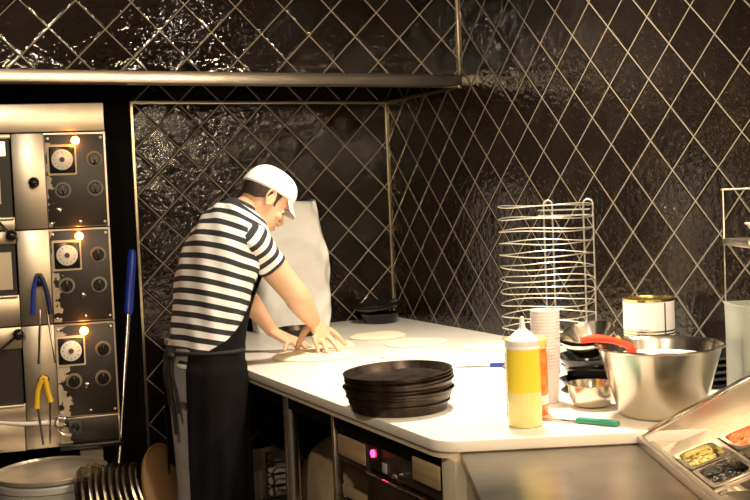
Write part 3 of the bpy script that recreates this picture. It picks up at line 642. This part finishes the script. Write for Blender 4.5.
sp_ = thing('spatula', 'red spatula resting across the left rim of the large bowl', 'spatula', (bx - .13, by + .03, ZT + .20))
t = MB(); pts = smoothline([(-.085, .030, .016, .010), (-.05, .016, .019, .0115), (.0, .0, .010, .009), (.035, -.012, -.004, .009), (.05, -.018, -.012, .008)], 4); t.tube([p[:3] for p in pts], [p[3] for p in pts], 14); t.build('handle', 'red', sp_)
t = MB(); t.box((.045, -.035, -.075), (.052, .005, -.01), .003); t.build('spatula_blade', 'red', sp_)
# small steel bowl
o = MB().lathe([(0, 0), (.036, 0), (.050, .006), (.062, .030), (.0655, .062), (.068, .063), (.068, .065), (.064, .065), (.059, .030), (.047, .009), (0, .004)], 64).build('small_bowl', 'bowl_steel'); o.location = (-.640, -2.478, ZT + .001); o.scale = (1.02, 1.02, 1.02); tag(o, 'small steel bowl left of the large mixing bowl', 'bowl')
# pile of black pans with tilted silver bowls
pan_b = None
for i, (dx, dy, dz, rx, ry) in enumerate(((0, 0, 0, 0, 0), (.01, .006, .034, 0, 3), (-.004, 0, .070, 0, -4))):
    if pan_b is None: pan_b = MB().lathe(onpan(.105, .034, .02), 56).build('black_dish', 'black_gloss'); o = pan_b
    else: o = pan_b.copy(); COL.objects.link(o)
    o.location = (-.47 + dx, -2.27 + dy, ZT + .001 + dz + (.006 if ry else 0)); o.rotation_euler = (math.radians(rx), math.radians(ry), 0)
    tag(o, ['black dish at the bottom of the pile behind the small bowl', 'black dish in the middle of the pile behind the small bowl', 'black dish on top of the pile, under the tilted silver bowls'][i], 'dish', 'black dishes piled behind the small bowl')
sv = None
for i, (z, ry, dx) in enumerate(((.112, -10, 0), (.130, -16, .006))):
    if sv is None: sv = MB().lathe([(0, 0), (.040, 0), (.060, .010), (.078, .040), (.082, .052), (.084, .053), (.082, .055), (.076, .042), (.058, .013), (0, .004)], 56).build('silver_bowl', 'bowl_steel'); o = sv
    else: o = sv.copy(); COL.objects.link(o)
    o.location = (-.490 + dx, -2.275, ZT + z); o.rotation_euler = (math.radians(6), math.radians(ry), 0); tag(o, ['tilted silver bowl, lower of two on the black dishes', 'tilted silver bowl, upper of two on the black dishes'][i], 'bowl', 'silver bowls on the black dishes')

# tin can
cn = thing('tin_can', 'large tin can with white label and gold lid against the tiled wall', 'can', (-.150, -2.150, ZT + .001), math.radians(-10))
R1, H1 = .082, .250
t = MB(); t.lathe([(0, 0), (R1, 0), (R1 + .002, .003), (R1, .008), (R1, H1 - .008), (R1 + .002, H1 - .004), (R1 + .002, H1), (R1 - .003, H1), (R1 - .004, H1 - .005), (0, H1 - .005)], 64); t.build('can_body', 'gold', cn)
t = MB(); n_ = [(R1 + .0008, .010)]
for k in range(22):
    z = .012 + k * .0098; n_ += [(R1 + .0008, z), (R1 + .0008 - (.0016 if 6 < k < 14 else 0), z + .005)]
t.lathe(n_ + [(R1 + .0008, H1 - .010)], 72); t.lathe([(R1 - .001, .010), (R1 + .0006, .0101)], 64); lbm = t.build('label', 'label', cn)
def arc(mb, a0, a1, z0, z1, r):
    n = 8; vs = []
    for k in range(n + 1):
        a = a0 + (a1 - a0) * k / n; vs += [V((r * math.cos(a), r * math.sin(a), z0)), V((r * math.cos(a), r * math.sin(a), z1))]
    mb.add(vs, [[2 * k, 2 * k + 2, 2 * k + 3, 2 * k + 1] for k in range(n)])
t = MB(); rnd = random.Random(2)
base = math.radians(-130)
for k, (wd, z) in enumerate(((.35, .150), (.75, .138), (.9, .127), (.9, .116), (.7, .105), (.85, .094))):
    a = base - wd / 2
    while a < base + wd / 2: l = rnd.uniform(.04, .13); arc(t, a, min(a + l, base + wd / 2), z, z + .0035, R1 + .0014); a += l + .03
t.build('print', 'ink', lbm)
t = MB(); arc(t, math.radians(-84), math.radians(-80), .012, H1 - .012, R1 + .0014); t.build('print', 'ink_dark', lbm)

# stacked black lids beside the can
ldm = None
for i in range(5):
    if ldm is None: ldm = MB().lathe([(0, 0), (.085, 0), (.092, .004), (.094, .012), (.080, .015), (.03, .020), (0, .020)], 48).build('black_plate', 'black_gloss'); o = ldm
    else: o = ldm.copy(); COL.objects.link(o)
    o.location = (-.16 + .003 * (i % 2), -2.415, ZT + .001 + i * .0205); tag(o, 'dark plate in the low pile between large bowl and glass stand, ' + ['lowest', 'second from the bottom', 'middle one', 'second from the top', 'topmost'][i], 'plate', 'dark plates piled beside the can')

# pizza pan rack
rack = thing('pan_rack', 'tall chrome wire rack of empty round pan loops by the tiled wall', 'rack', (-.315, -1.815, ZT), math.radians(-26))
RR = .162
def upright(x0, y0, x1, y1):
    m_ = MB(); a, b_ = V((x0, y0, 0)), V((x1, y1, 0)); c = (a + b_) / 2; r = (b_ - a).length / 2; d = (b_ - a).normalized()
    pts = [a + V((0, 0, .003)), a + V((0, 0, .565))] + [c - d * r * math.cos(k * PI / 10) + V((0, 0, .565 + r * math.sin(k * PI / 10))) for k in range(1, 10)] + [b_ + V((0, 0, .565)), b_ + V((0, 0, .003))]
    m_.tube(pts, .0032, 8); m_.build('upright', 'wire', rack)
upright(.022, RR + .002, .052, RR - .006); upright(RR - .026, .006, RR + .006, -.002)
for i in range(12):
    z = .565 - i * .0425
    m_ = MB(); m_.tube([(RR * math.cos(a), RR * math.sin(a) * .95, z + .003 * math.sin(3 * a + i)) for a in [k * PI / 28 for k in range(56)]], .0021, 6, closed=True)
    m_.build('pan_loop', 'wire', rack)
m_ = MB(); m_.tube([(0, RR, .525), (RR, .02, .525)], .0026, 6); m_.tube([(0, RR, .545), (RR, .02, .545)], .0026, 6); m_.build('cross_bar', 'wire', rack)
m_ = MB(); m_.tube([(RR * 1.02 * math.cos(a), RR * math.sin(a), .004) for a in [k * PI / 20 for k in range(40)]], .004, 6, closed=True); m_.build('base_ring', 'wire', rack)

# glass shelf stand on the right
GO = V((-.335, -2.690, ZT)); gs = thing('glass_shelf', 'glass-backed steel shelf stand at the right edge', 'shelf', GO, PR)
for x in (.0, .30):
    for y in (-.005, -.16):
        if x == .0 and y < -.1: continue
        m_ = MB(); m_.box((x - .002, y - .002, 0), (x + .002, y + .002, .600 if y > -.1 else .46), .001); m_.build('post', 'steel', gs)
m_ = MB(); m_.box((-.004, -.20, .447), (.31, .0, .465), .002); m_.build('shelf_plate', 'steel', gs)
m_ = MB(); m_.box((-.002, .000, .466), (.31, .004, .600), .001); m_.build('glass_pane', 'glass', gs)
m_ = MB(); m_.box((-.003, -.001, .597), (.31, .005, .602), .001); m_.build('pane_rim', 'steel', gs)
wbw = MB(); wbw.lathe([(0, 0), (.028, 0), (.050, .035), (.056, .038), (.056, .041), (.048, .039), (.026, .004), (0, .004)], 48); o = wbw.build('white_bowl', 'white_plastic')
o.location = Matrix.Translation(GO) @ Matrix.Rotation(PR, 4, 'Z') @ V((.090, -.08, .467)); tag(o, 'small white bowl on the glass-backed shelf', 'bowl')
m_ = MB(); rings = [[V((x, y, z)) for x, y in rrect(0, 0, w_, h_, .015)] for w_, h_, z in ((.27, .13, 0), (.275, .135, .01), (.285, .145, .285), (.29, .15, .29), (.28, .14, .29), (.265, .125, .02))]
m_.loft(rings); o = m_.build('plastic_tub', 'frost'); o.location = Matrix.Translation(GO) @ Matrix.Rotation(PR, 4, 'Z') @ V((.128, -.095, .002)); o.rotation_euler = (0, 0, PR); tag(o, 'frosted plastic tub standing below the glass-backed shelf', 'tub')
# a plate in front of right-hand edge is left to the photo's blur

# ------------------------------------------------------------------ the pizza maker
FW = V((.966, .259, 0)); RT = V((.259, -.966, 0)); UP = V((0, 0, 1))
person = thing('person', 'person in striped jersey, white cap and black apron kneading dough at the worktop', 'person', (-1.33, -1.10, 0))
P0_ = V(person.location)
def ring(c, ax, ay, ra, rb, n=48, p=1.0, off=0):
    c = V(c) - P0_; out = []
    for j in range(n):
        a = 2 * PI * j / n; ca, sa = math.cos(a), math.sin(a)
        out.append(c + ax * (ra + off) * math.copysign(abs(ca) ** p, ca) + ay * (rb + off) * math.copysign(abs(sa) ** p, sa))
    return out
# torso stations: centre x,y,z, front half depth, half width
TS = [(-1.350, -1.085, .93, .112, .158), (-1.338, -1.085, 1.02, .108, .152), (-1.320, -1.084, 1.12, .112, .156), (-1.292, -1.080, 1.22, .120, .168), (-1.256, -1.074, 1.31, .124, .180), (-1.222, -1.068, 1.38, .118, .182), (-1.200, -1.062, 1.43, .104, .158), (-1.186, -1.056, 1.466, .086, .125), (-1.174, -1.052, 1.49, .070, .085), (-1.162, -1.050, 1.51, .062, .064)]
lean = [0, .02, .08, .14, .22, .30, .38, .45, .5, .5]
def torso_rings(off, stations, n=64, k=5):
    S = smoothline([(*s, l) for s, l in stations], k); R_ = []
    for (x, y, z, d, w_, l) in S:
        ax = (FW * math.cos(l) - UP * math.sin(l)); R_.append(ring((x, y, z), ax, RT, d, w_, n, .88, off))
    return R_, S
body = MB()
R_, S = torso_rings(-.012, list(zip(TS, lean))); body.loft(R_)
body.tube([V(p) - P0_ for p in ((-1.21, -1.06, 1.42), (-1.175, -1.056, 1.465), (-1.135, -1.054, 1.495), (-1.10, -1.055, 1.520))], [.068, .060, .056, .056], 24)
# pelvis and legs
def legpts(s): return [(V((-1.350, -1.085, .93)) + RT * .075 * s, .080), (V((-1.352, -1.085, .80)) + RT * .080 * s, .080), (V((-1.352, -1.085, .50)) + RT * .080 * s, .055), (V((-1.36, -1.09, .36)) + RT * .080 * s, .056), (V((-1.37, -1.09, .09)) + RT * .085 * s, .038), (V((-1.37, -1.09, .05)) + RT * .085 * s, .036)]
for s in (1, -1): body.tube([p - P0_ for p, r in legpts(s)], [r for p, r in legpts(s)], 20)
# arms
def arm(sh, el, wr, rs):
    sh, el, wr = V(sh), V(el), V(wr)
    pts = [(*sh, rs[0]), (*(sh.lerp(el, .35)), rs[1]), (*(sh.lerp(el, .8)), rs[2]), (*el, rs[3]), (*(el.lerp(wr, .25)), rs[4]), (*(el.lerp(wr, .7)), rs[5]), (*wr, rs[6])]
    pts = smoothline(pts, 4); body.tube([V(p[:3]) - P0_ for p in pts], [p[3] for p in pts], 22)
RS, RE, RW = (-1.186, -1.205, 1.378), (-1.000, -1.150, 1.164), (-.875, -1.012, 1.039)
LS, LE, LW = (-1.215, -.930, 1.375), (-1.085, -.800, 1.150), (-.968, -.800, .985)
arm(RS, RE, RW, (.050, .055, .050, .049, .050, .040, .030)); arm(LS, LE, LW, (.052, .052, .044, .042, .044, .032, .026))
def finger(pts, r0, r1):
    pts = smoothline([tuple(p) for p in pts], 4); n = len(pts); body.tube([V(p) - P0_ for p in pts], [r0 + (r1 - r0) * i / (n - 1) for i in range(n)], 12)
    body.ell(V(pts[-1]) - P0_, (r1, r1, r1), seg=12, ring=8)
def hand(wr, kn, tips, th, nrm, lift=.022):
    """wr wrist, kn: four knuckles, tips: four finger tips, th: thumb chain"""
    wr = V(wr); kn = [V(k) for k in kn]; nrm = V(nrm).normalized()
    mid = (kn[0] + kn[3]) / 2
    ax = (mid - wr).normalized(); side = (kn[3] - kn[0]).normalized(); side = (side - ax * side.dot(ax)).normalized(); up = side.cross(ax)
    rings = []
    for k in range(9):
        t = k / 8; c = wr.lerp(mid, -.08 + 1.28 * t); w_ = .027 + (.047 - .027) * min(1, t * 1.4); h_ = .021 - .004 * t
        rings.append([c - P0_ + side * w_ * math.copysign(abs(math.cos(a)) ** .8, math.cos(a)) + up * h_ * math.sin(a) for a in [2 * PI * j / 24 for j in range(24)]])
    body.loft(rings)
    for i, (k, tp) in enumerate(zip(kn, tips)):
        tp = V(tp); root = k + (wr - k) * .18; k = k.lerp(tp, .12); m1 = k.lerp(tp, .42) + nrm * lift * .75; m2 = k.lerp(tp, .75) + nrm * lift * .5
        r = (.0128, .0132, .0126, .0112)[i]; finger([root, k + nrm * .003, m1, m2, tp], r, r * .72)
    finger(th, .0165, .0105)
# right hand (nearest the lens): fingers pressed down to the dough
hand(RW, [(-.786, -.980, .988), (-.817, -.999, .977), (-.851, -1.017, .970), (-.884, -1.034, .970)],
     [(-.726, -.979, .928), (-.794, -1.069, .920), (-.845, -1.067, .920), (-.872, -1.045, .922)],
     [(-.879, -.988, 1.022), (-.891, -.951, .987), (-.904, -.936, .954), (-.912, -.933, .932)], (.4, .1, 1), .006)
# left hand
hand(LW, [(-.905, -.822, .958), (-.912, -.845, .958), (-.922, -.866, .954), (-.935, -.884, .948)],
     [(-.842, -.872, .922), (-.870, -.912, .921), (-.910, -.925, .920), (-.955, -.895, .920)],
     [(-.955, -.800, .978), (-.925, -.790, .962), (-.895, -.792, .944), (-.868, -.805, .928)], (.2, 0, 1), .007)
# head
HC = V((-1.076, -1.058, 1.517)); az = math.radians(88); pit = math.radians(38)
hf0 = V((math.sin(az), math.cos(az), 0)); hs = V((math.cos(az), -math.sin(az), 0))
hf = hf0 * math.cos(pit) - UP * math.sin(pit); hu = hf0 * math.sin(pit) + UP * math.cos(pit)
def hp(f, u, s): return HC + hf * f + hu * u + hs * s - P0_
HT = [(-.122, .060, .020, .010), (-.116, .078, .000, .028), (-.100, .086, -.020, .040), (-.080, .084, -.040, .050), (-.060, .087, -.056, .057), (-.040, .086, -.070, .062), (-.018, .084, -.084, .067), (.004, .078, -.094, .071), (.020, .082, -.099, .073), (.040, .090, -.102, .075), (.065, .086, -.100, .075), (.088, .070, -.088, .067), (.105, .046, -.064, .050), (.116, .018, -.036, .026), (.119, .0, -.02, .008)]
HS = smoothline(HT, 4)
def hring(u, f, b, w_, off=0, n=40, th0=0, th1=2 * PI, closed=True):
    out = []; c = (f + b) / 2; r = (f - b) / 2
    for j in range(n if closed else n + 1):
        a = th0 + (th1 - th0) * j / n; ca, sa = math.cos(a), math.sin(a); out.append(hp(c + (r + off) * math.copysign(abs(ca) ** .92, ca), u, (w_ + off) * math.copysign(abs(sa) ** .92, sa)))
    return out
body.loft([hring(u, f, b, w_) for u, f, b, w_ in HS])
hm = Matrix((hf, hs, hu)).transposed()
def hel(f, u, s, r, rot=None): body.ell(hp(f, u, s), r, hm if rot is None else hm @ rot, 16, 10)
# nose, lips, chin, brow, cheeks, ears
pts = smoothline([(.082, .012, 0, .008), (.093, -.006, 0, .009), (.104, -.026, 0, .0115), (.094, -.036, 0, .010)], 4)
body.tube([hp(p[0], p[1], p[2]) for p in pts], [p[3] for p in pts], 14)
for s in (1, -1):
    hel(.090, -.034, .010 * s, (.010, .007, .007)); hel(.078, .032, .030 * s, (.012, .024, .008)); hel(.062, -.020, .040 * s, (.020, .020, .018))
    e = Matrix.Rotation(math.radians(18 * s), 3, 'Z'); hel(-.014, .012, .076 * s, (.018, .004, .028), e); body.tube([hp(-.014 + .018 * math.cos(q) - .10 * (.031 * math.sin(q)), .012 + .030 * math.sin(q), .083 * s - s * .10 * .018 * math.cos(q)) for q in [math.radians(t) for t in range(-60, 221, 14)]], .0048, 8); hel(-.010, -.016, .075 * s, (.010, .007, .010), e); hel(.006, .008, .074 * s, (.006, .008, .012), e)
hel(.087, -.056, 0, (.009, .022, .006)); hel(.085, -.068, 0, (.009, .020, .007)); hel(.078, -.100, 0, (.014, .020, .014))
bo_ = body.build('body', 'skin', person)
rm = bo_.modifiers.new('remesh', 'REMESH'); rm.mode = 'VOXEL'; rm.voxel_size = .0036; rm.use_smooth_shade = True
sm = bo_.modifiers.new('smooth', 'SMOOTH'); sm.factor = .5; sm.iterations = 5
for s in (1, -1):
    e = MB(); e.ell(hp(.0685, .008, .031 * s), (.0125, .0125, .0105), hm, 16, 10); eo = e.build('eye', 'eye', person)
    e = MB(); e.ell(hp(.0795, .004, .031 * s), (.003, .006, .006), hm, 12, 8); e.build('iris', 'iris', eo)
    e = MB(); e.tube([hp(.089, .028, .014 * s), hp(.088, .034, .030 * s), hp(.076, .030, .050 * s)], [.003, .004, .0025], 8); e.build('eyebrow', 'hair', person)
e = MB(); e.tube([hp(.086, -.060, .020), hp(.0955, -.062, 0), hp(.086, -.060, -.020)], [.002, .004, .002], 8); e.build('lips', 'lip', person)
def HSat(u):
    for a, b in zip(HS, HS[1:]):
        if a[0] <= u <= b[0]:
            t = (u - a[0]) / (b[0] - a[0] + 1e-9); return tuple(x + (y - x) * t for x, y in zip(a, b))
    return HS[-1]
# hair: shell behind and above the ears, under the cap
hr = MB(); rings = []
def hshell(off):
    out = []
    for k in range(13):
        t = k / 12; row = []
        for j in range(49):
            a = math.radians(74) + (2 * PI - math.radians(148)) * j / 48   # 0 = face
            back = abs(a - PI) / PI
            lo = -.018 + .025 * max(0, min(1, (back - .28) / .22)) - (.028 * max(0, min(1, (back - .56) / .06)) * 1.0 if back > .56 else 0)
            u = lo + (.075 - lo) * t; _, f, b, w_ = HSat(u); c = (f + b) / 2; r = (f - b) / 2; ca, sa = math.cos(a), math.sin(a)
            row.append(hp(c + (r + off) * math.copysign(abs(ca) ** .92, ca), u, (w_ + off) * math.copysign(abs(sa) ** .92, sa)))
        out.append(row)
    return out
o_, i_ = hshell(.006), hshell(-.006)
def sheet(mb, A, B):
    """closed solid between two point grids A and B"""
    nr, nc = len(A), len(A[0]); vs = [p for r in A for p in r] + [p for r in B for p in r]; n = nr * nc; fs = []
    for i in range(nr - 1):
        for j in range(nc - 1):
            a, b, c, d = i * nc + j, i * nc + j + 1, (i + 1) * nc + j + 1, (i + 1) * nc + j; fs += [[a, b, c, d], [n + d, n + c, n + b, n + a]]
    for i in range(nr - 1):
        for j in (0, nc - 1): a, d = i * nc + j, (i + 1) * nc + j; fs.append([a, d, n + d, n + a])
    for j in range(nc - 1):
        for i in (0, nr - 1): a, b = i * nc + j, i * nc + j + 1; fs.append([a, b, n + b, n + a])
    mb.add(vs, fs)
sheet(hr, o_, i_); hr.build('hair', 'hair', person)
# cap
cp = MB(); rows = []; rowi = []
for k in range(17):
    t = k / 16; ro = []; ri = []
    for j in range(56):
        a = 2 * PI * j / 56; ca, sa = math.cos(a), math.sin(a)
        lo = .046 + .014 * ca - .0 * abs(sa)
        phi = t * PI / 2; u = lo + (.136 - lo) * math.sin(phi); q = max(.0, math.cos(phi)) ** .62
        for lst, off in ((ro, .012), (ri, .006)):
            _, f, b, w_ = (0, .090, -.104, .077); c = (f + b) / 2; r = (f - b) / 2
            lst.append(hp(c * q + (r + off) * q * ca, u - (.012 - off), (w_ + off) * q * sa))
    rows.append(ro); rowi.append(ri)
cp.loft(rows, cap=False); cp.loft(rowi, cap=False); n_ = 56
cp.add(rows[0] + rowi[0], [[j, (j + 1) % n_, n_ + (j + 1) % n_, n_ + j] for j in range(n_)])
co_ = cp.build('cap', 'cap', person, recalc=True, ang=60)
bm_ = MB(); A = []; B = []
for i in range(8):
    t = i / 7; A.append([]); B.append([])
    for j in range(21):
        s = (j / 20 - .5) * 2; wid = .070 * (1 - .12 * t); ext = .056 * t * (1 - .28 * s * s)
        f = -.004 + .098 * math.sqrt(max(0, 1 - (s * .80) ** 2)) + ext * .80; u = .062 - ext * .62 - .016 * s * s - .01 * (1 - abs(s))
        A[-1].append(hp(f, u + .0025, wid * s)); B[-1].append(hp(f, u - .0025, wid * s))
sheet(bm_, A, B); bm_.build('cap_brim', 'cap', co_)
# jersey
PER = .0415
R_, S = torso_rings(.006, list(zip(TS[:-1], lean[:-1])), 72, 6)
acc = 0; vv = []
prev = None
for (x, y, z, d, w_, l) in S:
    if prev: acc += (V((x, y, z)) - prev).length * 1.02
    prev = V((x, y, z)); vv.append([acc / PER + .25 + .62 * math.cos(2 * PI * j / 72) for j in range(72)])
# soft folds
for i, r in enumerate(R_):
    for j, p in enumerate(r):
        a = 2 * PI * j / 72; c = V(S[i][:3]) - P0_; d = (p - c).normalized(); fold = .004 * math.sin(5 * a + i * .35) * (1 if i < 30 else .4) + .003 * math.sin(9 * a - i * .5); r[j] = p + d * fold
js = MB(); js.loft(R_, cap=False, vper=vv); jo = js.build('jersey', 'jersey', person, ang=80); so = jo.modifiers.new('solid', 'SOLIDIFY'); so.thickness = .003
def sleeve(sh, el, t1, tops, name='sleeve'):
    sh, el = V(sh), V(el); ax = (el - sh).normalized(); a = (UP - ax * UP.dot(ax)).normalized(); b = ax.cross(a); rings = []; vv = []; acc = 0
    pts = smoothline([(-.062, .006), (-.055, .032), (-.030, .056), (0, .066), (.04, .066), (t1 * .7, .062), (t1, .061)], 5); prev = None
    for t, r in pts:
        c = sh + ax * t - P0_
        rings.append([c + (a * math.cos(q) + b * math.sin(q)) * (r + .003 * math.sin(4 * q + 25 * t)) for q in [2 * PI * j / 36 for j in range(36)]]); vv.append((t + .3) / (PER * 1.0) + tops)
    m_ = MB(); m_.loft(rings, cap=False, vper=vv); o = m_.build(name, 'jersey', jo, ang=80); s_ = o.modifiers.new('solid', 'SOLIDIFY'); s_.thickness = .003
sleeve(RS, RE, .128, .0); sleeve(LS, LE, .150, .0)
cl = MB(); 
for (r0, z0, r1, z1) in ((.072, -.012, .064, .020),):
    c = V((-1.172, -1.052, 1.488)); ax = (FW * math.cos(.55) - UP * math.sin(.55)); nn = ax.cross(RT) * -1
    if nn.z < 0: nn = -nn
    cl.loft([ring(c + nn * q, ax, RT, rr * 1.02, rr * 1.08, 40) for q, rr in ((-.018, .078), (0, .070), (.020, .064), (.022, .061), (.0, .064), (-.018, .070))], cap=False)
cl.build('collar', mat('dark_collar', (.03, .03, .035), .8), jo)
# trousers
tr_ = MB()
tr_.loft([ring(V((-1.350, -1.085, z)), FW, RT, d, w_, 48, .9) for z, d, w_ in ((.80, .118, .172), (.86, .120, .172), (.93, .118, .166), (.985, .112, .158), (1.0, .105, .150))])
for s in (1, -1): tr_.tube([p - P0_ for p, r in [(V((-1.35, -1.085, .90)) + RT * .075 * s, 0), (V((-1.352, -1.085, .78)) + RT * .078 * s, 0), (V((-1.352, -1.085, .50)) + RT * .080 * s, 0), (V((-1.36, -1.09, .30)) + RT * .080 * s, 0), (V((-1.37, -1.09, .075)) + RT * .085 * s, 0)]], [.082, .092, .078, .072, .068], 28)
to = tr_.build('trousers', 'check', person); rm = to.modifiers.new('remesh', 'REMESH'); rm.mode = 'VOXEL'; rm.voxel_size = .006; rm.use_smooth_shade = True; sm = to.modifiers.new('smooth', 'SMOOTH'); sm.iterations = 6
for s in (1, -1):
    sh = MB(); c = V((-1.37, -1.09, 0)) + RT * .085 * s - P0_; mtx = Matrix((FW, RT, UP)).transposed()
    rings = []
    for f, w_, h_ in smoothline([(-.075, .020, .05), (-.06, .036, .075), (0, .040, .085), (.07, .044, .065), (.13, .046, .045), (.17, .034, .032), (.185, .012, .02)], 3):
        rings.append([c + FW * f + RT * w_ * math.cos(a) + UP * (h_ / 2 + h_ / 2 * math.sin(a)) for a in [2 * PI * j / 20 for j in range(20)]])
    sh.loft(rings); sh.build('shoe', 'shoe', person)
# apron: skirt and bib wrapped round the body, following its surface
def body_at(z):
    if z < .93:
        t = (.93 - z) / .63; return (V((-1.350 - .006 * t, -1.085, z)), .118, .166 + .010 * t, 0)
    for a, b in zip(S, S[1:]):
        if a[2] <= z <= b[2]:
            t = (z - a[2]) / (b[2] - a[2] + 1e-9); q = [x + (y - x) * t for x, y in zip(a, b)]; return (V(q[:3]), q[3], q[4], q[5])
    q = S[-1]; return (V(q[:3]), q[3], q[4], q[5])
def ztop(th):
    th = abs(th)
    T = [(0, 1.40), (22, 1.39), (40, 1.30), (52, 1.20), (70, 1.10), (95, 1.03), (125, .995), (160, .985)]
    for (a, za), (b, zb) in zip(T, T[1:]):
        if th <= b: return za + (zb - za) * (th - a) / (b - a)
    return .985
A = []; B = []
NR = 44
for i in range(NR + 1):
    A.append([]); B.append([])
    for j in range(97):
        th = -130 + (158 + 130) * j / 96; zt = ztop(th); z = .32 + (zt - .32) * i / NR
        c, d, w_, l = body_at(z); a = math.radians(th); ca, sa = math.cos(a), math.sin(a)
        ax = FW * math.cos(l) - UP * math.sin(l); dirv = ax * d * math.copysign(abs(ca) ** .88, ca) + RT * w_ * math.copysign(abs(sa) ** .88, sa); nv = dirv.normalized()
        fold = (.006 * math.sin(a * 7 + 1) + .004 * math.sin(a * 13 + z * 5)) * max(0, min(1, (1.0 - z) / .4))
        A[-1].append(c - P0_ + dirv + nv * (.019 + fold)); B[-1].append(c - P0_ + dirv + nv * (.014 + fold))
apn = MB(); sheet(apn, A, B); apo = apn.build('apron', 'apron', person, ang=80)
# waist tie, knot and hanging strings at the back
tie = MB(); c, d, w_, l = body_at(.985)
tie.tube([c - P0_ + FW * (d + .020) * math.cos(a) + RT * (w_ + .020) * math.sin(a) for a in [math.radians(t) for t in range(-200, 161, 10)]], .007, 8); tie.build('apron_tie', 'cord', apo)
kp = c - P0_ + FW * (d + .016) * math.cos(math.radians(192)) + RT * (w_ + .016) * math.sin(math.radians(192))
kn_ = MB(); kn_.ell(kp, (.022, .026, .018)); kn_.ell(kp + V((-.01, -.03, -.01)), (.014, .028, .012)); kn_.ell(kp + V((-.012, .02, -.02)), (.014, .022, .02)); kn_.build('knot', 'cord', apo)
st = MB()
for dx, dy, ln, r in ((-.008, -.025, .30, .009), (-.012, .012, .20, .012), (-.004, -.06, .22, .006)):
    pts = smoothline([(*(kp + V((0, dy * .3, 0))), r), (*(kp + V((dx - .01, dy * .7, -ln * .3))), r), (*(kp + V((dx, dy, -ln * .7))), r), (*(kp + V((dx + .004, dy * 1.1, -ln))), r * .8)], 5); st.tube([p[:3] for p in pts], [p[3] for p in pts], 8)
st.build('apron_string', 'cord', apo)
# neck strap
stp = MB(); stp.tube(smoothline([tuple(V((-1.10, -1.13, 1.39)) - P0_), tuple(V((-1.165, -1.135, 1.488)) - P0_), tuple(V((-1.215, -1.06, 1.500)) - P0_), tuple(V((-1.19, -.975, 1.482)) - P0_), tuple(V((-1.09, -.98, 1.39)) - P0_)], 6), .006, 8); stp.build('neck_strap', 'cord', apo)
